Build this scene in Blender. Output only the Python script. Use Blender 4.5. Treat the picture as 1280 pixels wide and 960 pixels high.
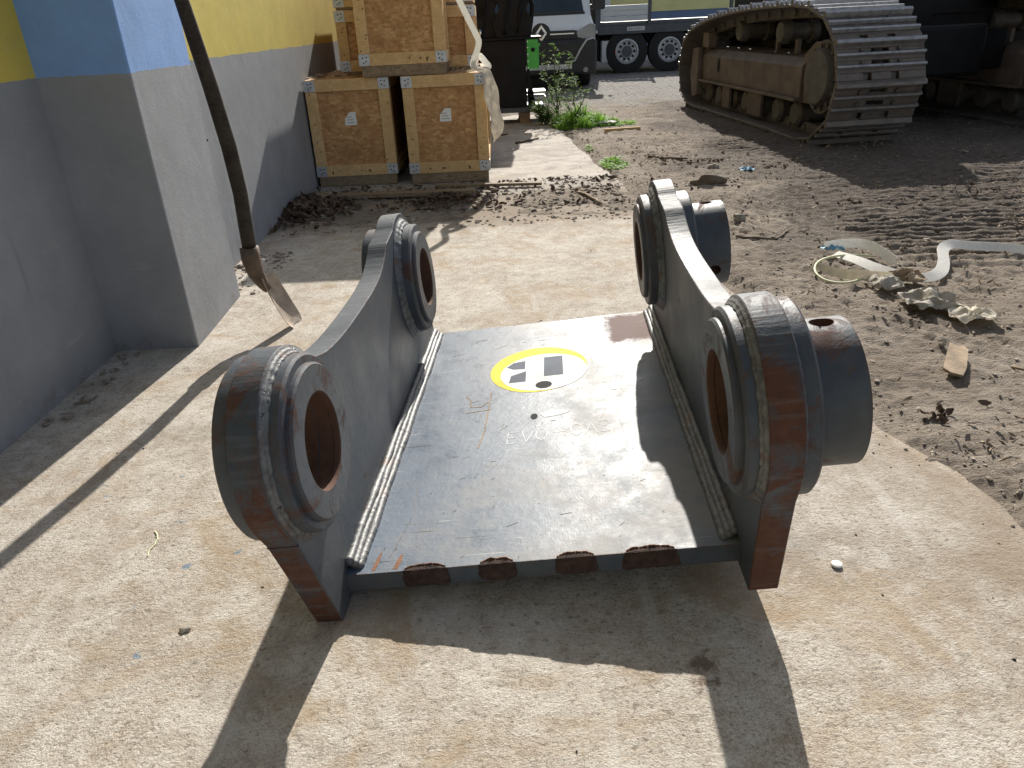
import bpy, bmesh, math, random
import numpy as np
from mathutils import Vector, Matrix, noise as mnoise
for o in list(bpy.data.objects): bpy.data.objects.remove(o)
random.seed(7); rng = np.random.default_rng(11)
scene = bpy.context.scene
COL = scene.collection
R = math.radians

# ------------------------------------------------------------------ camera
CAM_H = 1.25
pitch, roll = R(26.07), R(2.86)
fw = Vector((0, math.cos(pitch), -math.sin(pitch))); up0 = Vector((0, math.sin(pitch), math.cos(pitch))); rt0 = Vector((1, 0, 0))
rt = rt0*math.cos(roll) - up0*math.sin(roll); upv = rt0*math.sin(roll) + up0*math.cos(roll)
cd = bpy.data.cameras.new('camera'); cam = bpy.data.objects.new('camera', cd); COL.objects.link(cam)
cam.matrix_world = Matrix(((rt.x, upv.x, -fw.x, 0), (rt.y, upv.y, -fw.y, 0), (rt.z, upv.z, -fw.z, CAM_H), (0, 0, 0, 1)))
cd.sensor_width = 36; cd.lens = 930/1280*36; cd.clip_start = .02; cd.clip_end = 500
scene.camera = cam
# ------------------------------------------------------------------ sky, sun, exposure
SUN = Vector((.14*1.65, 1.65, 1.0)).normalized()
SUN_EL = math.asin(SUN.z); SUN_AZ = math.atan2(SUN.x, SUN.y)
w = bpy.data.worlds.new('World'); scene.world = w; w.use_nodes = True
wn = w.node_tree.nodes; wl = w.node_tree.links
sky = wn.new('ShaderNodeTexSky'); sky.sky_type = 'NISHITA'; sky.sun_disc = False
sky.sun_elevation = SUN_EL; sky.sun_rotation = SUN_AZ; sky.dust_density = 1.5; sky.air_density = 1.0
wn['Background'].inputs['Strength'].default_value = .085
hsv = wn.new('ShaderNodeHueSaturation'); hsv.inputs['Saturation'].default_value = .55
wl.new(sky.outputs[0], hsv.inputs['Color']); wl.new(hsv.outputs[0], wn['Background'].inputs['Color'])
sd = bpy.data.lights.new('sun', 'SUN'); sun = bpy.data.objects.new('sun', sd); COL.objects.link(sun)
sd.energy = 4.8; sd.angle = R(.55); sd.color = (1, .94, .85)
sun.rotation_euler = SUN.to_track_quat('Z', 'Y').to_euler(); sun.location = (3, 10, 12)
vs = scene.view_settings; vs.view_transform = 'Standard'; vs.look = 'None'; vs.exposure = 0.6; vs.gamma = 1; vs.use_curve_mapping = False
scene.render.engine = 'CYCLES'

# ------------------------------------------------------------------ helpers
def tag(o, label=None, cat=None, group=None, kind=None):
    if label: o['label'] = label
    if cat: o['category'] = cat
    if group: o['group'] = group
    if kind: o['kind'] = kind
    return o
def empty(name, loc=(0, 0, 0), rz=0, **k):
    o = bpy.data.objects.new(name, None); COL.objects.link(o); o.location = loc; o.rotation_euler = (0, 0, rz)
    o.empty_display_size = .1
    return tag(o, **k)
class MB:
    def __init__(s): s.v = []; s.f = []; s.m = []
    def add(s, v, f, m=0):
        n = len(s.v); s.v += [tuple(p) for p in v]; s.f += [tuple(i+n for i in q) for q in f]; s.m += [m]*len(f); return s
    def box(s, lo, hi, mtx=None, m=0):
        x0, y0, z0 = lo; x1, y1, z1 = hi
        v = [(x0,y0,z0),(x1,y0,z0),(x1,y1,z0),(x0,y1,z0),(x0,y0,z1),(x1,y0,z1),(x1,y1,z1),(x0,y1,z1)]
        if mtx: v = [mtx @ Vector(p) for p in v]
        return s.add(v, [(3,2,1,0),(4,5,6,7),(0,1,5,4),(1,2,6,5),(2,3,7,6),(3,0,4,7)], m)
    def tube(s, pts, rad, n=10, m=0, cap=True):
        pts = [Vector(p) for p in pts]; k = len(pts); rings = []
        if not hasattr(rad, '__len__'): rad = [rad]*k
        ref = None
        for i, p in enumerate(pts):
            t = (pts[min(i+1, k-1)] - pts[max(i-1, 0)]).normalized()
            if ref is None: ref = t.orthogonal().normalized()
            a = (ref - t*ref.dot(t)).normalized(); b = t.cross(a); ref = a
            rings.append([p + (a*math.cos(2*math.pi*j/n) + b*math.sin(2*math.pi*j/n))*rad[i] for j in range(n)])
        v = [q for r in rings for q in r]; f = []
        for i in range(k-1):
            for j in range(n):
                j2 = (j+1) % n; f.append((i*n+j, i*n+j2, (i+1)*n+j2, (i+1)*n+j))
        if cap: f += [tuple(range(n-1, -1, -1)), tuple((k-1)*n+j for j in range(n))]
        return s.add(v, f, m)
    def lathe(s, prof, c, axis='x', n=48, m=0, closed=True):
        # prof: (along, radius) loop; revolved round the axis through c
        v = []; f = []; k = len(prof)
        for j in range(n):
            a = 2*math.pi*j/n; ca, sa = math.cos(a), math.sin(a)
            for (u, r) in prof:
                if axis == 'x': v.append((c[0]+u, c[1]+r*ca, c[2]+r*sa))
                elif axis == 'y': v.append((c[0]+r*sa, c[1]+u, c[2]+r*ca))
                else: v.append((c[0]+r*ca, c[1]+r*sa, c[2]+u))
        for j in range(n):
            j2 = (j+1) % n
            for i in range(k if closed else k-1):
                i2 = (i+1) % k; f.append((j*k+i, j2*k+i, j2*k+i2, j*k+i2))
        return s.add(v, f, m)
    def prism(s, poly, x0, x1, axis='x', m=0):
        # poly in the plane across the axis
        k = len(poly)
        def P(u, a, b): return (u, a, b) if axis == 'x' else ((a, u, b) if axis == 'y' else (a, b, u))
        v = [P(x0, a, b) for a, b in poly] + [P(x1, a, b) for a, b in poly]
        f = [tuple(range(k-1, -1, -1)), tuple(range(k, 2*k))] + [(i, (i+1) % k, k+(i+1) % k, k+i) for i in range(k)]
        return s.add(v, f, m)
    def build(s, name, mats, parent=None, bevel=0, smooth=False, seg=2, fix=True):
        me = bpy.data.meshes.new(name); me.from_pydata(s.v, [], s.f)
        if not isinstance(mats, (list, tuple)): mats = [mats]
        for q in mats: me.materials.append(q)
        me.polygons.foreach_set('material_index', s.m)
        if fix:
            bm = bmesh.new(); bm.from_mesh(me); bmesh.ops.recalc_face_normals(bm, faces=bm.faces); bm.to_mesh(me); bm.free()
        return finish(name, me, parent, bevel, smooth, seg)
def finish(name, me, parent=None, bevel=0, smooth=False, seg=2):
    if smooth:
        me.polygons.foreach_set('use_smooth', [True]*len(me.polygons))
        if smooth is not True: me.set_sharp_from_angle(angle=R(smooth))
    o = bpy.data.objects.new(name, me); COL.objects.link(o)
    if parent: o.parent = parent
    if bevel:
        b = o.modifiers.new('bevel', 'BEVEL'); b.width = bevel; b.segments = seg; b.limit_method = 'ANGLE'; b.angle_limit = R(35)
    return o
def copy_tree(o, parent=None):
    c = o.copy(); COL.objects.link(c); c.parent = parent
    for ch in list(o.children): copy_tree(ch, c)
    return c
# numpy value noise
def vn(x, y, seed=0):
    xi = np.floor(x).astype(np.int64); yi = np.floor(y).astype(np.int64); fx = x-xi; fy = y-yi
    def h(a, b):
        n = (a*374761393 + b*668265263 + seed*974711) & 0xffffffff
        n = ((n ^ (n >> 13))*1274126177) & 0xffffffff
        return ((n ^ (n >> 16)) & 0xffff)/65535.
    u = fx*fx*(3-2*fx); v = fy*fy*(3-2*fy)
    return (h(xi, yi)*(1-u)+h(xi+1, yi)*u)*(1-v) + (h(xi, yi+1)*(1-u)+h(xi+1, yi+1)*u)*v
def fbm(x, y, sc, oc=4, seed=0, g=.5):
    t = 0; a = 1; s = 0
    for i in range(oc):
        t = t + a*(vn(x*sc, y*sc, seed+i*17)-.5); s += a; a *= g; sc *= 2.03
    return t/s*2
def sst(a, b, x): t = np.clip((x-a)/(b-a), 0, 1); return t*t*(3-2*t)

# ------------------------------------------------------------------ materials
class Mat:
    def __init__(s, name, rough=.7, metal=0, spec=.5):
        s.m = bpy.data.materials.new(name); s.m.use_nodes = True; s.nt = s.m.node_tree; s.n = s.nt.nodes; s.l = s.nt.links
        s.b = s.n['Principled BSDF']; s.b.inputs['Roughness'].default_value = rough; s.b.inputs['Metallic'].default_value = metal
        s.b.inputs['Specular IOR Level'].default_value = spec
        s.tc = s.n.new('ShaderNodeTexCoord'); s.co = s.tc.outputs['Object']
    def put(s, sock, v):
        if hasattr(v, 'links'): s.l.new(v, sock)
        elif isinstance(v, (tuple, list)) and len(v) == 3 and sock.type == 'RGBA': sock.default_value = (*v, 1)
        else: sock.default_value = v
    def map(s, scale=(1, 1, 1), rot=(0, 0, 0), loc=(0, 0, 0), co=None):
        q = s.n.new('ShaderNodeMapping'); s.l.new(co or s.co, q.inputs[0]); q.inputs['Scale'].default_value = scale; q.inputs['Rotation'].default_value = rot; q.inputs['Location'].default_value = loc
        return q.outputs[0]
    def noise(s, scale, detail=4, rough=.55, co=None, dist=0):
        q = s.n.new('ShaderNodeTexNoise'); s.l.new(co or s.co, q.inputs['Vector']); q.inputs['Scale'].default_value = scale
        q.inputs['Detail'].default_value = detail; q.inputs['Roughness'].default_value = rough; q.inputs['Distortion'].default_value = dist
        return q.outputs['Fac']
    def voro(s, scale, co=None, out='Distance', feat='F1'):
        q = s.n.new('ShaderNodeTexVoronoi'); q.feature = feat; s.l.new(co or s.co, q.inputs['Vector']); q.inputs['Scale'].default_value = scale
        return q.outputs[out]
    def ramp(s, f, *st):
        q = s.n.new('ShaderNodeValToRGB'); s.l.new(f, q.inputs[0]); e = q.color_ramp.elements
        while len(e) < len(st): e.new(.5)
        for i, (p, c) in enumerate(st):
            e[i].position = p; e[i].color = (*c, 1) if isinstance(c, tuple) else (c, c, c, 1)
        return q.outputs[0]
    def mix(s, f, a, b, mode='MIX'):
        q = s.n.new('ShaderNodeMix'); q.data_type = 'RGBA'; q.blend_type = mode
        s.put(q.inputs[0], f); s.put(q.inputs[6], a); s.put(q.inputs[7], b); return q.outputs[2]
    def math(s, op, a, b=0., c=None):
        q = s.n.new('ShaderNodeMath'); q.operation = op; s.put(q.inputs[0], a); s.put(q.inputs[1], b)
        if c is not None: s.put(q.inputs[2], c)
        return q.outputs[0]
    def xyz(s, co=None):
        q = s.n.new('ShaderNodeSeparateXYZ'); s.l.new(co or s.co, q.inputs[0]); return q.outputs
    def bump(s, h, st=.3, dist=.01, nrm=None):
        q = s.n.new('ShaderNodeBump'); s.l.new(h, q.inputs['Height']); q.inputs['Strength'].default_value = st; q.inputs['Distance'].default_value = dist
        if nrm: s.l.new(nrm, q.inputs['Normal'])
        return q.outputs[0]
    def col(s, c): s.put(s.b.inputs['Base Color'], c); return s
    def rough(s, c): s.put(s.b.inputs['Roughness'], c); return s
    def nrm(s, c): s.l.new(c, s.b.inputs['Normal']); return s
    def world(s):
        g = s.n.new('ShaderNodeNewGeometry'); s.co = g.outputs['Position']; return s
    def rnd(s):
        q = s.n.new('ShaderNodeObjectInfo'); return q.outputs['Random']
def simple(name, c, rough=.6, metal=0, var=.25, sc=8, bump=.0, spec=.5):
    q = Mat(name, rough, metal, spec); n = q.noise(sc, 5, .6)
    a = tuple(x*(1-var) for x in c); b = tuple(min(1, x*(1+var)) for x in c)
    q.col(q.ramp(n, (.3, a), (.7, b)))
    if bump: q.nrm(q.bump(q.noise(sc*6, 4), bump, .01))
    return q.m
MT = {}
def mk_concrete():
    q = Mat('rough_concrete', .9, 0, .25).world()
    big = q.noise(1.1, 5, .6, dist=.4); mid = q.noise(6, 5, .65); 
    c = q.ramp(big, (.3, (.355, .302, .248)), (.5, (.455, .402, .342)), (.72, (.56, .515, .455)))
    c = q.mix(q.ramp(mid, (.42, 0.), (.62, .7)), c, (.60, .565, .505)); m2 = q.noise(17, 6, .75, dist=.5); c = q.mix(q.ramp(m2, (.36, .55), (.5, 0.)), c, (.27, .22, .165)); c = q.mix(q.ramp(m2, (.54, 0.), (.66, .55)), c, (.66, .635, .58))
    # sandy grain and dark pits
    g = q.noise(105, 4, .8, q.map((1, 1.25, 1), (0, 0, .12))); spk = q.ramp(q.noise(2.7, 4, .6, q.map(loc=(4, 7, 0))), (.35, .3), (.65, 1.)); c = q.mix(q.math('MULTIPLY', spk, q.ramp(g, (.36, .85), (.47, 0.))), c, (.17, .135, .10))
    c = q.mix(q.ramp(g, (.54, 0.), (.68, .6)), c, (.68, .65, .59))
    g2 = q.noise(48, 3, .7, q.map((1, 1.2, 1), loc=(3, 1, 0))); c = q.mix(q.ramp(g2, (.33, .7), (.43, 0.)), c, (.16, .13, .10))
    g3 = q.noise(300, 2, .7); c = q.mix(q.math('MULTIPLY', spk, q.ramp(g3, (.36, .6), (.46, 0.))), c, (.15, .12, .09)); c = q.mix(q.ramp(g3, (.56, 0.), (.66, .5)), c, (.70, .67, .60))
    # brown stains, pale scuffs, blue paint drips by the wall
    st = q.noise(2.3, 6, .7, dist=1.2); c = q.mix(q.ramp(st, (.50, 0.), (.66, .7)), c, (.34, .25, .155))
    st2 = q.noise(1.5, 7, .75, q.map(loc=(1, 8, 0)), .8); c = q.mix(q.ramp(st2, (.55, 0.), (.66, .5)), c, (.25, .215, .18))
    ln = q.noise(1, 5, .6, q.map((9, .7, 1), (0, 0, -.55))); c = q.mix(q.ramp(ln, (.62, 0.), (.70, .4)), c, (.66, .64, .60))
    x, y, z = q.xyz()
    sc = q.noise(3.2, 5, .7, q.map((1, .25, 1), (0, 0, .5))); c = q.mix(q.ramp(sc, (.64, 0.), (.72, .55)), c, (.64, .63, .60))
    bl = q.noise(13, 3, .5, q.map((1, 1.5, 1), loc=(.7, 0, 0)))
    near = q.math('MULTIPLY', q.ramp(x, (.0, 1.), (.02, 0.)) if False else q.math('LESS_THAN', x, -.75), q.math('LESS_THAN', y, 2.1))
    c = q.mix(q.math('MULTIPLY', q.ramp(bl, (.69, 0.), (.72, .7)), near), c, (.14, .23, .32))
    wob = q.math('MULTIPLY', q.math('SUBTRACT', q.noise(9, 6, .75), .5), .55)
    dd = q.math('ADD', q.math('SQRT', q.math('ADD', q.math('POWER', q.math('MULTIPLY', q.math('SUBTRACT', x, .375), 1.5), 2.), q.math('POWER', q.math('SUBTRACT', y, 1.165), 2.))), wob)
    c = q.mix(q.ramp(dd, (.015, .75), (.06, 0.)), c, (.12, .075, .05))
    # soil trodden on to the slab
    d = q.noise(4, 6, .65); band = q.math('SUBTRACT', q.math('MULTIPLY', q.math('ABSOLUTE', q.math('SUBTRACT', y, 5.75)), -.55), -.62)
    c = q.mix(q.ramp(q.math('ADD', band, q.math('MULTIPLY', d, .5)), (.36, 0.), (.60, .85)), c, (.22, .172, .128))
    sm = q.noise(1, 6, .7, q.map((2.6, 3.4, 1), (0, 0, .3), (0, 3, 0)), .6); c = q.mix(q.math('MULTIPLY', q.ramp(sm, (.47, 0.), (.62, .75)), q.math('GREATER_THAN', y, 5.9)), c, (.15, .125, .10))
    pale = q.math('GREATER_THAN', y, 6.0); c = q.mix(q.math('MULTIPLY', pale, .35), c, (.50, .48, .45))
    e = q.math('ADD', q.math('MULTIPLY', q.math('SUBTRACT', x, 1.0), .9), d); c = q.mix(q.ramp(e, (.42, 0.), (.75, .75)), c, (.27, .21, .15))
    q.col(c)
    h = q.math('ADD', q.math('ADD', q.math('MULTIPLY', g, .6), q.math('MULTIPLY', g3, .3)), q.math('ADD', q.math('MULTIPLY', g2, .7), q.math('MULTIPLY', mid, .5)))
    q.nrm(q.bump(h, .8, .007)); return q.m
def mk_dirt():
    q = Mat('yard_dirt', .95, 0, .15).world(); x, y, z = q.xyz()
    a = q.noise(2.2, 6, .65); b = q.noise(34, 6, .75, q.map((.6, 1.3, 1), (0, 0, .1))); c = q.ramp(a, (.3, (.235, .195, .155)), (.52, (.34, .29, .24)), (.72, (.44, .385, .325)))
    c = q.mix(q.ramp(b, (.35, .6), (.5, 0.)), c, (.075, .055, .04)); c = q.mix(q.ramp(b, (.58, 0.), (.75, .55)), c, (.42, .35, .27))
    # damp, churned soil where the tracks ran
    wet = q.noise(1.1, 5, .6, q.map(loc=(5, 2, 0)))
    wx = q.math('SUBTRACT', x, q.math('MULTIPLY_ADD', y, .06, 1.25))
    m = q.math('ADD', q.math('MULTIPLY', wx, .45), q.math('MULTIPLY', q.math('SUBTRACT', wet, .5), 1.6))
    ylim = q.math('MULTIPLY', q.ramp(q.math('MULTIPLY', y, .1), (.37, 0.), (.43, 1.)), q.ramp(q.math('MULTIPLY', y, .05), (.58, 1.), (.64, 0.)))
    c = q.mix(q.math('MULTIPLY', q.ramp(m, (.0, 0.), (.28, .85)), ylim), c, q.ramp(b, (.3, (.075, .063, .054)), (.65, (.18, .152, .13))))
    # grey gravel further out
    gm = q.math('ADD', q.math('MULTIPLY', q.math('SUBTRACT', y, 11.6), .25), q.math('MULTIPLY', q.math('SUBTRACT', a, .5), 1.5))
    gr = q.voro(26, None, 'Color'); grc = q.mix(.35, q.ramp(b, (.3, (.17, .16, .15)), (.7, (.42, .40, .37))), q.ramp(gr, (.2, .14), (.9, .46)))
    c = q.mix(q.ramp(gm, (.0, 0.), (.35, .95)), c, grc)
    q.col(c); h = q.math('ADD', q.math('MULTIPLY', b, .8), q.math('MULTIPLY', q.noise(90, 4, .7), .5)); q.nrm(q.bump(h, 1.0, .035)); return q.m
def mk_steel(name, kind):
    # weathered blue-grey primer over steel; kinds: face, plate, cut (flame-cut edge), bore, disc
    q = Mat(name, .42, 0, .26)
    n1 = q.noise(5, 6, .6); n2 = q.noise(38, 5, .65); n3 = q.noise(150, 3, .6)
    c = q.ramp(n1, (.3, (.050, .062, .078)), (.7, (.086, .103, .124)))
    c = q.mix(q.ramp(n2, (.3, .35), (.55, 0.)), c, (.045, .052, .06))
    x, y, z = q.xyz(); rough = q.ramp(n1, (.3, .40), (.7, .58))
    rn = q.noise(9, 8, .72, dist=.6); rust = q.mix(n2, (.052, .023, .015), (.150, .066, .040)); amt = .0
    if kind == 'bore': rust = q.mix(n2, (.055, .027, .018), (.16, .085, .055))
    if kind == 'face': lo, hi, amt = .66, .70, .8
    if kind == 'disc': lo, hi, amt = .54, .64, .85
    if kind == 'plate': lo, hi, amt = .70, .74, .5
    if kind == 'cut': lo, hi, amt = .43, .56, .92
    if kind == 'bore': lo, hi, amt = .25, .4, .95
    f = rn
    if kind == 'plate': c = q.ramp(n1, (.3, (.078, .106, .148)), (.7, (.122, .158, .205))); q.b.inputs['Specular IOR Level'].default_value = .30  # plate primer made bluer and lighter, sky reflection put into its colour
    if kind == 'cut': q.b.inputs['Specular IOR Level'].default_value = .2; rough = q.ramp(n1, (.3, .46), (.7, .62))
    if kind == 'cut':   # the paint is rubbed off low on the edges facing forward
        f = q.math('ADD', rn, q.math('MULTIPLY', q.math('SUBTRACT', .45, z), .28)); f = q.math('SUBTRACT', f, q.math('MULTIPLY', q.ramp(y, (.2, 0.), (.5, 1.)), .22))
        st = q.noise(60, 3, .5, q.map((.08, 1, 1))); 
    m = q.ramp(f, (lo, 0.), (hi, amt)); 
    if kind == 'plate':
        # scraped patch near the back corner, dusty film, long scratches
        px = q.math('ABSOLUTE', q.math('SUBTRACT', x, .82)); py = q.math('ABSOLUTE', q.math('SUBTRACT', y, 1.48))
        d = q.math('MAXIMUM', q.math('MULTIPLY', px, 1.6), py); d = q.math('ADD', d, q.math('MULTIPLY', q.math('SUBTRACT', q.noise(30, 4, .7), .5), .12))
        pm = q.ramp(d, (.12, .9), (.16, 0.)); 
        dust = q.noise(3.1, 6, .7, q.map(loc=(2, 4, 0))); dx = q.math('ADD', dust, q.math('MULTIPLY', q.math('SUBTRACT', x, .45), .30))
        dm = q.ramp(dx, (.47, 0.), (.70, .7)); c = q.mix(dm, c, (.27, .25, .225))
        mill = q.noise(16, 4, .6, q.map((1, .12, 1))); c = q.mix(q.ramp(mill, (.55, 0.), (.75, .3)), c, (.19, .21, .23))
        for i, (rz, sx, sy, th) in enumerate(((.5, 4, 90, .735), (-.35, 5, 110, .74), (1.2, 4, 80, .75), (.1, 3, 60, .745))):
            sn = q.noise(1, 2, .5, q.map((sx, sy, 1), (0, 0, rz), (i*3.7, i*1.3, 0))); c = q.mix(q.ramp(sn, (th-.03, 0.), (th, .8)), c, (.035, .03, .028) if i % 2 == 0 else (.33, .34, .34))
        sp = q.noise(75, 2, .5, q.map((1, .6, 1), (0, 0, .4))); c = q.mix(q.ramp(sp, (.70, 0.), (.73, .8)), c, (.03, .028, .025))
        c = q.mix(pm, c, (.115, .055, .045)); rough = q.mix(pm, q.mix(dm, q.ramp(q.noise(9, 7, .75), (.35, .33), (.65, .56)), (.66, .66, .66)), (.8, .8, .8))
    if kind != 'bore':
        bv = q.n.new('ShaderNodeBevel'); bv.samples = 4; bv.inputs[0].default_value = .008; ge = q.n.new('ShaderNodeNewGeometry'); dt = q.n.new('ShaderNodeVectorMath'); dt.operation = 'DOT_PRODUCT'
        q.l.new(bv.outputs[0], dt.inputs[0]); q.l.new(ge.outputs['Normal'], dt.inputs[1]); ed = q.math('SUBTRACT', 1., dt.outputs['Value'])
        ed = q.math('MULTIPLY', q.ramp(ed, (.02, 0.), (.12, 1.)), q.ramp(q.noise(22, 5, .75), (.42, 0.), (.56, .9))); m = q.math('MAXIMUM', m, ed)
        chp = q.noise(85, 3, .6); m = q.math('MAXIMUM', m, q.ramp(chp, (.69, 0.), (.72, .8)))
    c = q.mix(m, c, rust); rough = q.mix(m, rough, (.85, .85, .85))
    if kind == 'cut': c = q.mix(q.ramp(st, (.55, 0.), (.75, .25)), c, (.22, .22, .22))
    dust = q.noise(2.5, 5, .65, q.map(loc=(9, 0, 0))); 
    if kind in ('face', 'disc'): c = q.mix(q.ramp(dust, (.45, 0.), (.8, .35)), c, (.24, .21, .17))
    q.col(c); q.rough(rough)
    hb = q.math('ADD', q.math('MULTIPLY', n2, .5), q.math('MULTIPLY', n3, .25)); hb = q.math('ADD', hb, q.math('MULTIPLY', m, .35))
    if kind == 'cut': hb = q.math('ADD', hb, q.math('MULTIPLY', st, 1.0))
    q.nrm(q.bump(hb, .28 if kind != 'bore' else .6, .006)); return q.m
def mk_weld():
    q = Mat('weld_bead', .50, .15, .5); n = q.noise(45, 5, .7); r = q.noise(12, 5, .7)
    c = q.ramp(n, (.3, (.06, .064, .068)), (.7, (.20, .205, .21))); c = q.mix(q.ramp(r, (.55, 0.), (.68, .7)), c, (.15, .075, .045))
    pit = q.noise(70, 2, .5); c = q.mix(q.ramp(pit, (.27, .9), (.32, 0.)), c, (.02, .02, .02)); q.col(c); q.nrm(q.bump(q.math('ADD', n, q.ramp(pit, (.28, 0.), (.34, .4))), .45, .006)); return q.m
def mk_paint(name, upper, lower=(.275, .288, .308)):
    q = Mat(name, .75, 0, .35).world(); x, y, z = q.xyz(); n = q.noise(3, 6, .65); f = q.noise(30, 5, .6)
    up = q.ramp(n, (.3, tuple(v*.88 for v in upper)), (.7, tuple(min(1, v*1.08) for v in upper)))
    lo = q.ramp(n, (.3, tuple(v*.86 for v in lower)), (.7, tuple(v*1.10 for v in lower)))
    vst = q.noise(8, 4, .6, q.map((1, 1, .06))); lo = q.mix(q.ramp(vst, (.55, 0.), (.75, .35)), lo, (.33, .33, .33))
    edge = q.math('ADD', z, q.math('ADD', q.math('MULTIPLY', q.math('SUBTRACT', f, .5), .016), q.math('MULTIPLY', q.math('SUBTRACT', q.noise(5, 3), .5), .022)))
    c = q.mix(q.math('GREATER_THAN', edge, 1.131), lo, up)
    drt = q.noise(9, 6, .7); c = q.mix(q.math('MULTIPLY', q.ramp(drt, (.52, 0.), (.7, .8)), q.ramp(z, (.0, 1.), (.16, 0.))), c, (.17, .14, .11))
    scf = q.noise(1, 6, .7, q.map((3, 3, 14), loc=(2, 0, 5))); c = q.mix(q.math('MULTIPLY', q.ramp(scf, (.60, 0.), (.70, .45)), q.ramp(z, (.0, 1.), (1.0, .25))), c, (.40, .39, .37))
    drp = q.noise(1, 5, .65, q.map((16, 16, .8), loc=(0, 4, 0))); c = q.mix(q.ramp(drp, (.60, 0.), (.72, .30)), c, (.15, .135, .12))
    spk = q.noise(55, 2, .5); c = q.mix(q.ramp(spk, (.75, 0.), (.79, .6)), c, (.10, .09, .08))
    q.col(c); h = q.math('ADD', q.math('MULTIPLY', q.noise(110, 4, .65, q.map((1, 1, 1.8))), .6), q.math('MULTIPLY', q.noise(12, 4), .8)); q.nrm(q.bump(h, .32, .010)); return q.m
def mk_wood(name, a, b, dark=.35):
    q = Mat(name, .8, 0, .25); info = q.rnd()
    cmb = q.n.new('ShaderNodeCombineXYZ'); q.l.new(q.math('MULTIPLY', info, 37.), cmb.inputs[0]); q.l.new(q.math('MULTIPLY', info, 11.), cmb.inputs[2])
    vm = q.n.new('ShaderNodeVectorMath'); q.l.new(q.co, vm.inputs[0]); q.l.new(cmb.outputs[0], vm.inputs[1]); co = vm.outputs[0]
    g = q.noise(14, 6, .6, q.map((1, 1, 1), co=co), 1.5); s = q.noise(110, 3, .6, q.map((.15, 1, 1), co=co))
    c = q.ramp(g, (.3, a), (.7, b)); c = q.mix(q.ramp(s, (.3, dark), (.5, 0.)), c, tuple(v*.45 for v in a))
    c = q.mix(q.math('MULTIPLY', info, .3), c, tuple(v*.6 for v in b))
    kn = q.voro(5, co); c = q.mix(q.ramp(kn, (.03, .8), (.07, 0.)), c, (.06, .03, .015))
    q.col(c); q.nrm(q.bump(s, .3, .004)); return q.m
def mk_osb():
    q = Mat('osb_board', .75, 0, .25); info = q.rnd()
    cmb = q.n.new('ShaderNodeCombineXYZ'); q.l.new(q.math('MULTIPLY', info, 23.), cmb.inputs[0])
    vm = q.n.new('ShaderNodeVectorMath'); q.l.new(q.co, vm.inputs[0]); q.l.new(cmb.outputs[0], vm.inputs[1]); co = vm.outputs[0]
    d = q.noise(9, 3, .5, co); 
    v = q.n.new('ShaderNodeTexVoronoi'); v.inputs['Scale'].default_value = 24; q.l.new(q.map((1, 1, 2.1), (0, .6, 0), co=co), v.inputs['Vector']); v.inputs['Randomness'].default_value = 1
    fl = q.ramp(v.outputs['Color'], (.1, (.42, .215, .085)), (.5, (.52, .295, .13)), (.9, (.64, .40, .195)))
    c = q.mix(q.ramp(d, (.4, 0.), (.65, .5)), fl, (.33, .17, .07)); n = q.noise(34, 5, .7, co); c = q.mix(q.ramp(n, (.34, .55), (.46, 0.)), c, (.17, .075, .03))
    q.col(c); q.nrm(q.bump(v.outputs['Distance'], .25, .006)); return q.m
def mk_track():
    q = Mat('track_steel', .55, .5, .5); n = q.noise(6, 6, .65); f = q.noise(50, 4, .65)
    c = q.ramp(n, (.32, (.11, .098, .090)), (.7, (.20, .168, .14))); c = q.mix(q.ramp(f, (.5, 0.), (.7, .5)), c, (.22, .19, .165))
    q.col(c); q.nrm(q.bump(f, .35, .01)); return q.m
MT['concrete'] = mk_concrete(); MT['dirt'] = mk_dirt()
for k in ('face', 'plate', 'cut', 'bore', 'disc'): MT['s_'+k] = mk_steel('primed_steel_'+k, k)
MT['weld'] = mk_weld()
MT['rust'] = simple('raw_rust', (.055, .031, .024), .9, 0, .5, 45, .6)
MT['rust_light'] = simple('orange_rust', (.24, .115, .062), .85, 0, .4, 40, .4)
MT['yellow_wall'] = mk_paint('yellow_grey_wall_paint', (.62, .50, .10)); MT['blue_wall'] = mk_paint('blue_grey_wall_paint', (.20, .36, .68))
MT['pine'] = mk_wood('pine_board', (.58, .365, .16), (.76, .53, .275)); MT['oldwood'] = mk_wood('weathered_board', (.20, .145, .09), (.33, .25, .165), .6)
MT['handle'] = mk_wood('dark_handle_wood', (.030, .024, .019), (.065, .052, .04), .6); MT['osb'] = mk_osb()
MT['zinc'] = simple('zinc_plate', (.50, .52, .54), .45, .6, .2, 20, .1); MT['black_hole'] = simple('screw_head', (.025, .025, .025), .8, spec=.15)
MT['paper'] = simple('paper_label', (.78, .78, .76), .8, 0, .06, 30); MT['print'] = simple('grey_print', (.28, .28, .30), .8)
MT['track'] = mk_track(); MT['trackframe'] = simple('brown_track_frame', (.125, .094, .072), .6, .1, .35, 5, .3)
MT['polished'] = simple('worn_bright_steel', (.34, .35, .37), .42, .6, .3, 20, .2)
MT['greyiron'] = simple('grey_iron', (.11, .10, .09), .6, .3, .3, 8, .3)
MT['black'] = simple('black_paint', (.010, .010, .011), .55, 0, .3, 6, .1, .2); MT['rubber'] = simple('tyre_rubber', (.022, .022, .023), .85, 0, .3, 20, .3)
MT['green'] = simple('green_paint', (.07, .46, .075), .45, 0, .1, 5); MT['white_strap'] = simple('white_webbing', (.86, .85, .81), .7, 0, .08, 60, .2)
MT['cloth'] = simple('dirty_white_sheet', (.76, .71, .60), .8, 0, .15, 20, .3); MT['bag'] = simple('crumpled_plastic', (.50, .46, .39), .75, 0, .3, 25, .3)
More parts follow.
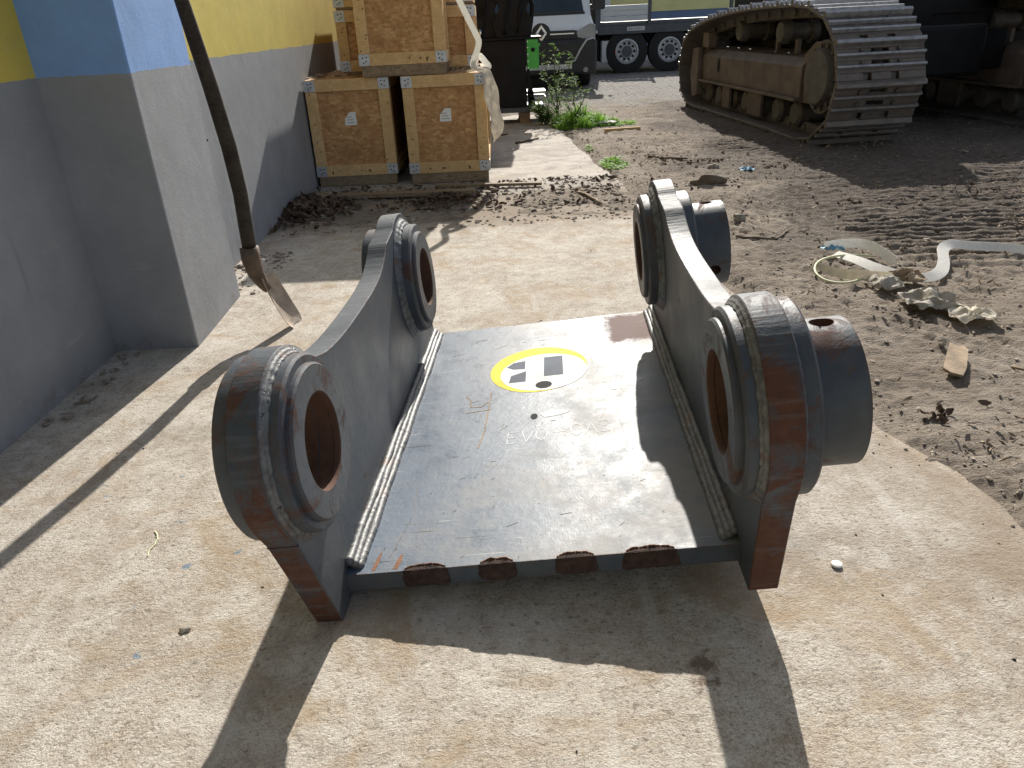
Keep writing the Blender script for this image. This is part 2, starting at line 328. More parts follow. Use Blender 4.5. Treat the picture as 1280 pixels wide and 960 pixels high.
MT['white_van'] = simple('white_car_paint', (.80, .82, .84), .25, 0, .03, 2); MT['dark_plastic'] = simple('dark_plastic', (.03, .031, .033), .55)
MT['glass'] = simple('dark_glass', (.03, .045, .06), .06, 0, .2, 2); MT['chrome'] = simple('chrome', (.75, .76, .78), .18, 1, .05)
MT['lamp_glass'] = simple('headlight_glass', (.34, .37, .40), .10, .3, .2, 4); MT['silver'] = simple('silver_board', (.55, .57, .58), .45, .3, .1, 4)
MT['truck_grey'] = simple('truck_chassis_grey', (.085, .095, .105), .5, .2, .2, 5); MT['amber'] = simple('amber_lens', (.8, .22, .03), .3)
MT['far_yellow'] = simple('hazed_yellow_paint', (.78, .72, .34), .8, 0, .1, 2); MT['far_blue'] = simple('hazed_blue_paint', (.16, .22, .36), .8, 0, .15, 2); MT['far_white'] = simple('far_white_paint', (.72, .74, .76), .8, 0, .08, 2)  # far yellow and blue lightened: distance haze is put into the wall colour
MT['leaf'] = simple('weed_green', (.14, .27, .035), .6, 0, .45, 6); MT['grass'] = simple('grass_green', (.20, .38, .045), .6, 0, .4, 5); MT['stem'] = simple('weed_stem', (.10, .12, .04), .7)
MT['dead'] = simple('dead_leaf', (.115, .075, .05), .85, 0, .6, 14, .3); MT['chip'] = simple('wood_chip', (.30, .225, .15), .85, 0, .45, 12, .3)
MT['stone'] = simple('small_stone', (.26, .225, .185), .9, 0, .5, 25, .4); MT['clod'] = simple('soil_clod', (.29, .245, .20), .95, 0, .45, 25, .5)
MT['blue_scrap'] = simple('blue_scrap', (.13, .31, .45), .6); MT['blade'] = simple('worn_shovel_steel', (.34, .28, .22), .6, .2, .35, 15, .3); MT['socket'] = simple('rusty_socket', (.12, .085, .06), .7, .2, .35, 20, .3)
MT['cord'] = simple('pale_cord', (.66, .66, .42), .6); MT['stick'] = simple('twig', (.13, .095, .065), .9, 0, .4, 20, .3)
MT['st_yellow'] = simple('sticker_yellow', (.80, .66, .06), .7, spec=.15); MT['st_white'] = simple('sticker_white', (.82, .82, .80), .7, spec=.15); MT['st_blue'] = simple('sticker_grey_blue', (.085, .105, .14), .7, spec=.15)
MT['chalk'] = simple('chalk', (.85, .85, .85), .9, spec=.1); MT['yellow_machine'] = simple('yellow_machine_paint', (.55, .38, .10), .5)

for k in ('leaf', 'grass', 'white_strap', 'cloth', 'bag'):     # thin leaves let light through
    mm = MT[k]; nt = mm.node_tree; bs = nt.nodes['Principled BSDF']; tr_ = nt.nodes.new('ShaderNodeBsdfTranslucent'); mx = nt.nodes.new('ShaderNodeMixShader'); mx.inputs[0].default_value = .5 if k in ('leaf', 'grass') else .35
    nt.links.new(bs.inputs['Base Color'].links[0].from_socket, tr_.inputs[0]); nt.links.new(bs.outputs[0], mx.inputs[1]); nt.links.new(tr_.outputs[0], mx.inputs[2]); nt.links.new(mx.outputs[0], nt.nodes['Material Output'].inputs[0])
# ------------------------------------------------------------------ ground (dirt yard) and slab
SY = [-12, -1, 1.55, 2.17, 4.1, 6.35, 8, 10.65, 13]; SX = [1.7, 1.48, 1.33, 1.2, 1.06, .96, .85, .72, .6]
def slab_edge(y): return np.interp(y, SY, SX)
def ground_z(x, y):
    x = np.asarray(x, float); y = np.asarray(y, float)
    sd_ = x - slab_edge(y) + .09*fbm(x, y, 2.6, 4, 3) + .07*fbm(x, y, 11, 4, 4, .7)
    over = sst(-.10, .14, sd_); over = np.maximum(over, sst(11.0, 11.4, y + .3*fbm(x, y, 1.5, 3, 8)))
    # soil lying over the slab in front of the crates
    soil = sst(4.95, 5.35, y + .25*fbm(x, y, 2.2, 4, 21))*(1-sst(6.0, 6.5, y + .2*fbm(x, y, 2.6, 4, 31)))*sst(-.15, .3, fbm(x, y, 3.5, 4, 41)+.25)
    n = .022*fbm(x, y, 2.0, 4, 1) + .016*fbm(x, y, 9, 4, 2, .6)
    wet = sst(-.1, .5, x - (1.75 + .06*y) + .7*fbm(x, y, .9, 3, 5))*sst(3.4, 3.9, y)*(1-sst(11, 12, y))
    ph = (y + .12*x + .05*fbm(x, y, 1.3, 3, 9))*2*math.pi/.095
    rid = np.abs(np.sin(ph/2))**.7*.042*(.35+.65*sst(-.5, .1, fbm(x, y, 1.6, 3, 12)))
    foot = .017*np.abs(fbm(x, y*1.5, 11, 3, 15, .6)) + .012*fbm(x, y*1.6, 27, 2, 16)
    dirt = .012 + n + foot*.7*sst(14, 8, y) + wet*(rid - .012)
    # ribs of older ruts nearer the slab
    old = sst(0, .5, sd_-.1)*(1-wet)*.008*np.sin((y*.6+x*.9+.06*fbm(x, y, 2, 3, 19))*2*math.pi/.11)*sst(-.1, .4, fbm(x, y, 1.7, 3, 23))
    z = -.035*(1-over) + dirt*over + old
    return np.where(over < .5, np.maximum(z, soil*.0165 - .006 + soil*.5*n*.6 - (1-soil)*.03), z)
def axis(*seg):
    out = [np.linspace(a, b, max(2, int(round((b-a)/s))+1))[:-1] for a, b, s in seg]
    return np.concatenate(out + [[seg[-1][1]]])
def grid_obj(name, xs, ys, zf, mat, smooth=True):
    X, Y = np.meshgrid(xs, ys); Z = zf(X, Y); nx, ny = len(xs), len(ys)
    co = np.stack([X, Y, Z], -1).reshape(-1, 3); i = np.arange(nx*ny).reshape(ny, nx)
    q = np.stack([i[:-1, :-1], i[:-1, 1:], i[1:, 1:], i[1:, :-1]], -1).reshape(-1, 4)
    me = bpy.data.meshes.new(name); me.vertices.add(len(co)); me.vertices.foreach_set('co', co.ravel())
    me.loops.add(q.size); me.loops.foreach_set('vertex_index', q.ravel().astype(np.int32))
    me.polygons.add(len(q)); me.polygons.foreach_set('loop_start', np.arange(0, q.size, 4, dtype=np.int32)); me.update(calc_edges=True); me.validate()
    me.materials.append(mat); return finish(name, me, None, 0, smooth)
gx = axis((-120, -8, 8), (-8, -1.8, .4), (-1.8, .6, .035), (.6, 3.4, .017), (3.4, 6, .04), (6, 10, .2), (10, 40, 2), (40, 160, 10))
gy = axis((-60, -4, 6), (-4, 1.0, .25), (1.0, 4.6, .017), (4.6, 8, .025), (8, 12, .05), (12, 22, .2), (22, 60, 3), (60, 220, 12))
ground = tag(grid_obj('ground', gx, gy, ground_z, MT['dirt']), kind='structure')
# slab: gently uneven top, broken right edge
sx = np.linspace(0, 1, 90); sy = axis((-6, 11.35, .09))
U, V = np.meshgrid(sx, sy); ed = slab_edge(V) + .05*fbm(V, V*0, 3.1, 4, 77) + .02*fbm(V, V*0, 15, 3, 78)
X = -1.78 + U*(ed+1.78); Z = .002*fbm(X, V, 2.5, 3, 50) + .0015*fbm(X, V, 8, 3, 51)
endY = V + np.where(V > 11.2, .15*fbm(X, V*0, 2.5, 3, 79), 0)
nx, ny = len(sx), len(sy); top = np.stack([X, endY, Z], -1).reshape(-1, 3); mb = MB(); mb.v = [tuple(p) for p in top]
for j in range(ny-1):
    for i in range(nx-1): mb.f.append((j*nx+i, j*nx+i+1, (j+1)*nx+i+1, (j+1)*nx+i))
n0 = len(mb.v)
for j in range(ny): p = mb.v[j*nx+nx-1]; mb.v.append((p[0]+.01, p[1], -.12))
for j in range(ny-1): a, b = j*nx+nx-1, (j+1)*nx+nx-1; mb.f.append((a, n0+j, n0+j+1, b))
mb.m = [0]*len(mb.f)
tag(mb.build('pavement', MT['concrete'], smooth=True, fix=False), kind='structure')

# ------------------------------------------------------------------ painted building wall
bld = empty('building', (-1.9, 3, 0), label='painted building with yellow and grey wall and a blue pillar along the slab', cat='building')
def part_at(mb, name, mat, parent, **k):
    o = mb.build(name, mat, parent, **k); o.matrix_parent_inverse = Matrix.Translation(-Vector(parent.location)) if parent.rotation_euler.z == 0 else parent.matrix_basis.inverted(); return o
part_at(MB().box((-2.6, -6, -.1), (-1.75, 3.2, 4.2)), 'wall_panel', MT['yellow_wall'], bld)
part_at(MB().box((-2.6, 3.7, -.1), (-1.62, 22, 4.2)), 'wall_panel', MT['yellow_wall'], bld)
pp = [(-2.55, 3.09), (-1.39, 3.09), (-1.413, 3.78), (-2.55, 3.78)]
part_at(MB().prism(pp, -.1, 4.3, 'z'), 'pillar', MT['blue_wall'], bld, bevel=.006)
part_at(MB().tube([(-1.62, 4.25, .74), (-1.585, 4.25, .735)], .006, 6), 'nail', MT['black_hole'], bld)

# ------------------------------------------------------------------ the steel bracket
W = .930; YF, ZF, YR, ZR = .0404, .4536, 1.374, .405; TC = .065; ZP = .070
br = bpy.data.objects.new('steel_bracket', None); COL.objects.link(br); br.empty_display_size = .1
br.matrix_world = Matrix(((.99393, .06474, -.08890, -.4212), (-.06313, .99779, .02080, 1.345), (.09005, -.01506, .99582, .0012), (0, 0, 0, 1)))
tag(br, 'heavy grey steel coupler bracket with four bored bosses lying on the concrete', 'bracket')
def arc(cy, cz, r, a0, a1, n): return [(cy+r*math.cos(R(a0+(a1-a0)*i/n)), cz+r*math.sin(R(a0+(a1-a0)*i/n))) for i in range(n+1)]
def spl(pts, n=6):
    out = []
    for i in range(1, len(pts)-2):
        p0, p1, p2, p3 = [Vector((*p, 0)) for p in pts[i-1:i+3]]
        for k in range(n):
            t = k/n; out.append(tuple((.5*((2*p1)+(-p0+p2)*t+(2*p0-5*p1+4*p2-p3)*t*t+(-p0+3*p1-3*p2+p3)*t**3))[:2]))
    out.append(tuple(pts[-2])); return out
front = arc(YF, ZF, .213, 207, 48, 40)
mid = spl([(.17, .62), (.215, .585), (.275, .562), (.36, .545), (.50, .534), (.68, .531), (.85, .534), (.97, .546), (1.06, .572), (1.13, .606), (1.2, .64)], 5)
rear = arc(YR, ZR, .245, 118, -8, 30)
prof = [(-.012, .0)] + [(-.118, .30)] + front + mid + rear + [(1.632, .2), (1.645, .03), (1.0, .018), (.3, .012), (.09, .0)]
def cheek_mesh(x0, x1):
    bm = bmesh.new(); rings = [prof, arc(YF, ZF, .107, 0, 360, 48)[:-1], arc(YR, ZR, .107, 0, 360, 48)[:-1]]
    es = []
    for rg in rings:
        vv = [bm.verts.new((x0, a, b)) for a, b in rg]; es += [bm.edges.new((vv[i], vv[(i+1) % len(vv)])) for i in range(len(vv))]
    bmesh.ops.triangle_fill(bm, use_beauty=True, edges=es)
    bmesh.ops.dissolve_limit(bm, angle_limit=.01, verts=bm.verts, edges=[e for e in bm.edges if len(e.link_faces) == 2]) if False else None
    ex = bmesh.ops.extrude_face_region(bm, geom=list(bm.faces)); vs_ = [g for g in ex['geom'] if isinstance(g, bmesh.types.BMVert)]
    bmesh.ops.translate(bm, verts=vs_, vec=(x1-x0, 0, 0)); bmesh.ops.recalc_face_normals(bm, faces=bm.faces)
    for f in bm.faces:
        c = f.calc_center_median(); side = abs(f.normal.x) < .5
        inb = math.hypot(c.y-YF, c.z-ZF) < .11 or math.hypot(c.y-YR, c.z-ZR) < .11
        f.material_index = (2 if inb else 1) if side else 0
        f.smooth = side
    for e in bm.edges:
        if len(e.link_faces) == 2 and e.calc_face_angle(0) > R(28): e.smooth = False
    me = bpy.data.meshes.new('cheek_plate'); bm.to_mesh(me); bm.free()
    for k in ('s_face', 's_cut', 's_bore'): me.materials.append(MT[k])
    return me
for x0, x1 in ((-TC, 0), (W, W+TC)): finish('cheek_plate', cheek_mesh(x0, x1), br, .0025, False, 1)
# base plate with burnt-out scallops along its front edge
scars = [(.195, .058, .013), (.368, .047, .009), (.554, .050, .010), (.727, .066, .015)]
poly = [(.0, .0655)]
poly += [(W, .0655), (W, 1.6447), (0, 1.6447)]
m = MB(); k = len(poly); zt, zb = ZP, .022
m.add([(a, b, zt) for a, b in poly], [tuple(range(k))], 0); m.add([(a, b, zb) for a, b in poly], [tuple(range(k-1, -1, -1))], 0)
for i in range(k):
    a, b = poly[i], poly[(i+1) % k]; mi = 2
    m.add([(a[0], a[1], zb), (b[0], b[1], zb), (b[0], b[1], zt), (a[0], a[1], zt)], [(0, 1, 2, 3)], mi)
bp = m.build('base_plate', [MT['s_plate'], MT['rust'], MT['s_face']], br, fix=True)
for cx, hw, dp in scars:     # torch-cut stubs of old welds: dark rusty lumps wrapped over the front edge
    m = MB(); nu, nv = 29, 13; v = []; f = []; h2 = (zt-zb)/2
    for j in range(nv):
        for i in range(nu):
            u = -1+2*i/(nu-1); t = -1+2*j/(nv-1); ru = u*(1-.10*max(0, t)-.05*max(0, -t)*math.sin(cx*40)); rt_ = t*(1-(.22+.2*math.sin(cx*23))*abs(u)**5)
            nz = mnoise.noise(Vector((cx*50+u*2.5, t*2, 0))); e = max(0, (1-abs(u)**6)*(1-abs(t)**6))
            z = (zt+zb)/2+rt_*(h2-.001+.005*nz)+(.005*(1-u**4) if t > .3 else 0)*(t-.3)/.7; y = .0645-.006*e*(1+.6*nz)+(.013*(t-.6)/.4*(1-u**4) if t > .6 else 0)
            if t > .55: z = max(z, ZP+.0012)
            v.append((cx+hw*ru*(1+.05*nz), y+.001*mnoise.noise(Vector((u*9, t*9, cx*9))), z))
    for j in range(nv-1):
        for i in range(nu-1): a = j*nu+i; f.append((a, a+1, a+nu+1, a+nu))
    m.add(v, f); m.build('burnt_scar', MT['rust'], bp, smooth=True)
    m = MB(); m.tube([(p[0], p[1]+.002, max(p[2], ZP)+.0004) for p in v[(nv-1)*nu+1:nv*nu-1]], [.0009+.0016*abs(math.sin(i*1.3+cx*9)) for i in range(nu-2)], 6); m.build('torch_lip', MT['rust_light'], bp, smooth=True)
# bosses: lathe rings; (x0,x1,ri,ro) with chamfer
def ring(x0, x1, ri, ro, ch=.004, c=(0, 0)):
    s = 1 if x1 > x0 else -1; ch2 = ch*s
    return [(x0, ri), (x1-ch2*.6, ri), (x1, ri+ch*.6), (x1, ro-ch), (x1-ch2, ro), (x0, ro)]
def lathe_part(name, prof_, cy, cz, mats, n=72, inner=None, parent=br):
    m = MB(); m.lathe(prof_, (0, cy, cz), 'x', n); o = m.build(name, mats, parent, smooth=32)
    if inner is not None:
        for p in o.data.polygons:
            if math.hypot(p.center.y-cy, p.center.z-cz) < inner: p.material_index = 1
    return o
def ring_weld(x, r, cy, cz, sgn, name='ring_weld', size=.013, n=220, tw=46):
    # fillet: three stepped passes leaning from the plate up on to the ring
    m = MB(); v = []; f = []; K = 9
    for i in range(n):
        a = 2*math.pi*i/n; rip = .10*math.sin(a*tw)+.06*math.sin(a*tw*.63+1)+.05*math.sin(a*9)
        for k_ in range(K):
            t = k_/(K-1); pas = .16*abs(math.sin(t*math.pi*2.5))
            h = size*(1-t)**.9*1.15*(1+rip*.5)+pas*size*(1+rip); rr = r-.001+size*1.35*t*(1+.05*math.sin(a*5))+pas*size*.4
            v.append((x+sgn*(h-.002), cy+rr*math.cos(a), cz+rr*math.sin(a)))
    for i in range(n):
        for k_ in range(K-1): a = i*K+k_; b = ((i+1) % n)*K+k_; f.append((a, a+1, b+1, b))
    m.add(v, f); return m.build(name, MT['weld'], br, smooth=True)
for cy, cz in ((YF, ZF), (YR, ZR)):
    rear_ = cy > 1
    for sgn, x0 in ((1, 0.), (-1, W)):
        a = .036 if not rear_ else .052
        rr_ = .193 if not rear_ else .200
        base = lathe_part('boss_ring', ring(x0, x0+sgn*a, .107, rr_, .006), cy, cz, [MT['s_disc'], MT['s_bore']], inner=.12)
        fl = lathe_part('boss_flange', ring(x0+sgn*(a-.001), x0+sgn*(a+.014), .1055, .171, .005), cy, cz, [MT['s_disc'], MT['s_bore']], inner=.108)
        fl.parent = base
        ring_weld(x0, rr_, cy, cz, sgn, size=.013 if not rear_ else .020)
MB().box((-TC-.0004, -.1186, .2985), (.0006, -.112, .3015), Matrix.Rotation(0, 4, 'X')).build('saw_cut', MT['black_hole'], br)
# outer collars and pin sleeves
def holed_sleeve(name, x0, x1, cy, cz, ri, ro, holes, mats):
    # sleeve wall with real radial holes, cut by hand: a grid in (angle, x) whose cells inside a hole are left out
    na, nxx = 144, 30; bm = bmesh.new(); dx = (x1-x0)/nxx
    def P(i, j, r): a = 2*math.pi*i/na; return (x0+dx*j, cy+r*math.cos(a), cz+r*math.sin(a))
    vo = {}; vi = {}
    def snap(i, j, r, d):
        if (i % na, j) not in d:
            a = 2*math.pi*(i % na)/na; x = x0+dx*j
            for ha, hx, hr in holes:
                da = ((a-ha+math.pi) % (2*math.pi)-math.pi)*ro; q = math.hypot(da, x-hx)
                if hr*.72 < q < hr*1.34 and q > 0: s_ = hr/q; a = ha+da*s_/ro; x = hx+(x-hx)*s_
            d[(i % na, j)] = bm.verts.new((x, cy+r*math.cos(a), cz+r*math.sin(a)))
        return d[(i % na, j)]
    def hole(i, j):
        a = 2*math.pi*(i+.5)/na; x = x0+dx*(j+.5)
        return any(math.hypot(((a-ha+math.pi) % (2*math.pi)-math.pi)*ro, x-hx) < hr for ha, hx, hr in holes)
    H = {(i, j): hole(i, j) for i in range(na) for j in range(nxx)}
    fo = []
    for i in range(na):
        for j in range(nxx):
            if H[(i, j)]: continue
            for d, r, flip in ((vo, ro, 0), (vi, ri, 1)):
                c = [snap(i, j, r, d), snap(i+1, j, r, d), snap(i+1, j+1, r, d), snap(i, j+1, r, d)]
                try: f = bm.faces.new(c[::-1] if flip else c); f.material_index = flip; f.smooth = True
                except ValueError: pass
            for (di, dj, e) in ((0, -1, ((0, 0), (1, 0))), (0, 1, ((1, 1), (0, 1))), (-1, 0, ((0, 1), (0, 0))), (1, 0, ((1, 0), (1, 1)))):
                ni, nj = (i+di) % na, j+dj
                if nj < 0 or nj >= nxx or H[(ni, nj)]:
                    (p, q_), (p2, q2) = e
                    c = [snap(i+p, j+q_, ro, vo), snap(i+p, j+q_, ri, vi), snap(i+p2, j+q2, ri, vi), snap(i+p2, j+q2, ro, vo)]
                    try: f = bm.faces.new(c); f.material_index = 1 if 0 <= nj < nxx else 0
                    except ValueError: pass
    bmesh.ops.recalc_face_normals(bm, faces=bm.faces)
    for e in bm.edges:
        if len(e.link_faces) == 2 and e.calc_face_angle(0) > R(35): e.smooth = False
    me = bpy.data.meshes.new(name); bm.to_mesh(me); bm.free()
    for q_ in mats: me.materials.append(q_)
    return finish(name, me, br, .002, False, 1)
for cy, cz, dl, dr, se in ((YF, ZF, .036, .036, .135), (YR, ZR, .062, .055, .172)):
    rc = .200 if cy < 1 else .198
    lathe_part('outer_collar', ring(-TC, -TC-dl, .107, rc, .006), cy, cz, [MT['s_disc'], MT['s_bore']], inner=.12)
    lathe_part('outer_collar', ring(W+TC, W+TC+dr, .107, rc, .006), cy, cz, [MT['s_disc'], MT['s_bore']], inner=.12)
    hx = W+TC+dr+(se-dr)*.52
    hs = [(R(88), hx, .023), (R(205 if cy > 1 else 268), hx, .023)]
    holed_sleeve('pin_sleeve', W+TC+dr, W+TC+se, cy, cz, .107, .149, hs, [MT['s_disc'], MT['s_bore']])
    ring_weld(W+TC, rc-.002, cy, cz, 1, size=.007); ring_weld(-TC, rc-.002, cy, cz, -1, size=.006)
# fillet welds of three passes between base plate and cheeks
for sgn, x0 in ((1, 0.), (-1, W)):
    for j, (dx, dz) in enumerate(((.007, .024), (.018, .014), (.030, .006))):
        m = MB(); pts = []; rad = []; n = 260
        for i in range(n+1):
            y = .085 + (1.63-.085)*i/n; s_ = math.sin(i*1.9+j+.8*math.sin(i*.37)); lump = mnoise.noise(Vector((y*9, j*5+x0, 0)))
            pts.append((x0+sgn*(dx+.0035*mnoise.noise(Vector((y*6, j, x0)))), y, ZP+dz-.004+.002*lump))
            rad.append((.0118+.0003*s_+.0030*lump+.0012*random.random()*(random.random() < .3))*(.6 if i in (0, n) else 1))
        m.tube(pts, rad, 8); m.build('fillet_weld', MT['weld'], br, smooth=True)
# oval sticker: yellow ring, white field, grey-blue shapes
def flat_poly(pts, z, th, name, mat, parent): return MB().prism(pts, z, z+th, 'z').build(name, mat, parent)
cx, cy_ = .455, 1.165
def oval(rx, ry, dx=0, dy=0, n=48): return [(cx+dx+rx*math.cos(2*math.pi*i/n), cy_+dy+ry*math.sin(2*math.pi*i/n)) for i in range(n)]
stk = flat_poly(oval(.178, .196), ZP, .0008, 'sticker', MT['st_yellow'], br)
flat_poly(oval(.158, .158, .019, -.030), ZP+.0008, .0005, 'sticker_field', MT['st_white'], stk)
def box_poly(x0, x1, y0, y1): return [(x0, y0), (x1, y0), (x1, y1), (x0, y1)]
flat_poly([(.335, 1.20), (.36, 1.235), (.405, 1.245), (.405, 1.17), (.36, 1.175)], ZP+.0013, .0004, 'sticker_print', MT['st_blue'], stk)
flat_poly([(.35, 1.06), (.355, 1.12), (.41, 1.15), (.41, 1.06)], ZP+.0013, .0004, 'sticker_print', MT['st_blue'], stk)
flat_poly(box_poly(.475, .545, 1.09, 1.26), ZP+.0013, .0004, 'sticker_print', MT['st_blue'], stk)
flat_poly([(.475+.03*math.cos(a/10*6.283), 1.02+.03*math.sin(a/10*6.283)) for a in range(10)], ZP+.0013, .0004, 'sticker_print', MT['black_hole'], stk)
# white patch and a dark spot in front of it
flat_poly([(.462, .80), (.50, .83), (.545, .815), (.56, .80), (.52, .782), (.48, .778)], ZP, .0009, 'paint_patch', MT['st_white'], br)
flat_poly([(.445+.012*math.cos(a/8*6.283), .79+.02*math.sin(a/8*6.283)) for a in range(8)], ZP, .0008, 'burn_spot', MT['black_hole'], br)
# chalk writing (strokes on the plate)
def strokes(lines, r, name, mat, parent, z=ZP):
    m = MB()
    for ln in lines:
        for a, b in zip(ln[:-1], ln[1:]):
            d = Vector((b[0]-a[0], b[1]-a[1], 0)); nn = Vector((-d.y, d.x, 0)).normalized()*r; A = Vector((*a, z)); B = Vector((*b, z)); e = d.normalized()*r*.5
            m.prism([tuple(p[:2]) for p in (A-nn-e, B-nn+e, B+nn+e, A+nn-e)], z, z+.0007, 'z')
    return m.build(name, mat, parent)
def glyph(s, x, y, h=.07, w=.036):
    L = {'E': [[(1, 1), (.2, 1), (.1, .6), (.8, .52), (.1, .45), (.15, 0), (1, .02)]], 'V': [[(0, 1), (.4, 0), (1, .9)]],
         'O': [[(.5+.5*math.cos(t*.63), .5+.5*math.sin(t*.63)) for t in range(11)]], '-': [[(0, .5), (1, .55)]],
         'A': [[(0, 0), (.5, 1), (1, 0)], [(.2, .4), (.8, .4)]], '3': [[(0, .95), (.7, 1), (.9, .75), (.3, .55), (.9, .4), (.8, .05), (0, 0)]]}[s]
    return [[(x+w*a, y+h*b) for a, b in ln] for ln in L]
ch = []
for i, (s, x) in enumerate((('E', .36), ('V', .408), ('O', .452), ('-', .51), ('O', .56), ('A', .605), ('3', .65))): ch += glyph(s, x, .625+.004*i)
strokes(ch, .0014, 'chalk_writing', MT['chalk'], br)
strokes([[(.205, .985), (.222, .955), (.228, .90), (.262, .895), (.285, .93)], [(.292, 1.0), (.29, .85), (.288, .72), (.277, .62)], [(.215, .86), (.30, .87)]], .0022, 'scratch_mark', MT['chip'], br)
sc_lines = []
for i in range(40):
    x, y = random.uniform(.08, .86), random.uniform(.16, 1.6); a = random.gauss(.45, .5); L = random.choice((.01, .015, .02, .03, .05)); sc_lines.append([(x, y), (x+L*math.cos(a), y+L*math.sin(a)*1.4)])
sc_lines += [[(.737, 1.62), (.728, 1.33), (.712, 1.1), (.706, .86), (.715, .68), (.722, .55)], [(.12, .42), (.13, .30), (.10, .12)]]
tag(strokes(sc_lines, .0008, 'scratches', MT['greyiron'], br), kind='stuff')
m = MB()
for x, y, L, w_ in ((.062, .075, .075, .010), (.115, .075, .06, .012)):
    m.prism([(x, y), (x+w_, y), (x+w_*1.5, y+L*.5), (x+w_*1.3, y+L), (x+w_*.5, y+L*.6)], ZP, ZP+.0006, 'z')
m.build('rust_streak', MT['rust_light'], br)
# timber under the far right corner carries the raised side
blk = MB().box((-.13, -.06, 0), (.13, .06, .06)); 
bo = blk.build('timber_block', MT['oldwood'], bevel=.004); bo.location = (.53, 2.72, 0.006); bo.rotation_euler = (0, R(-5.2), R(-4)); bo.location.z = .014
tag(bo, 'short weathered timber offcut propping the raised underside of the steel bracket', 'timber')

# ------------------------------------------------------------------ shovel against the pillar
sh = empty('shovel', (-1.05, 3.30, 0), label='old shovel with long dark wooden handle leaning beside the blue pillar', cat='shovel')
def P_(v): return (v[0]+1.05, v[1]-3.30, v[2])
hp = [(-1.262, 3.30, 1.75), (-1.232, 3.30, 1.50), (-1.205, 3.30, 1.30), (-1.172, 3.30, 1.05), (-1.148, 3.30, .82), (-1.140, 3.30, .62), (-1.146, 3.30, .48), (-1.150, 3.30, .36)]
MB().tube([P_(p) for p in hp], [.024, .026, .029, .031, .032, .031, .031, .030], 14).build('handle', MT['handle'], sh, smooth=True)
MB().tube([P_(p) for p in [(-1.150, 3.30, .385), (-1.152, 3.30, .33), (-1.142, 3.30, .26), (-1.118, 3.30, .205), (-1.10, 3.30, .18)]], [.042, .042, .036, .025, .018], 14).build('socket', MT['socket'], sh, smooth=True)
m = MB(); nu, nv = 9, 11; vv = []
for lay in (0, 1):
    for j in range(nv):
        t = j/(nv-1); zc = .235*(1-t)**1.15+.004; xc = -1.118+.105*t**1.1
        hw =   .085*min(1, .75+.6*t) if t < .8 else .085*(1-.35*((t-.8)/.2)**2)
        for i in range(nu):
            s = -1+2*i/(nu-1); vv.append(P_((xc+.028*s*s*(1-.4*t)+.008*s-.003*lay, 3.31+hw*s*.93, zc+.012*s*s*(1-t)-.002*lay*(1-t))))
ff = []
for j in range(nv-1):
    for i in range(nu-1):
        a = j*nu+i; ff.append((a, a+1, a+nu+1, a+nu)); b = a+nu*nv; ff.append((b, b+nu, b+nu+1, b+1))
rim = [i for i in range(nu)] + [j*nu+nu-1 for j in range(1, nv)] + [(nv-1)*nu+i for i in range(nu-2, -1, -1)] + [j*nu for j in range(nv-2, 0, -1)]
for a, b in zip(rim, rim[1:]+rim[:1]): ff.append((a, a+nu*nv, b+nu*nv, b))
m.add(vv, ff); m.build('blade', MT['blade'], sh, smooth=40)

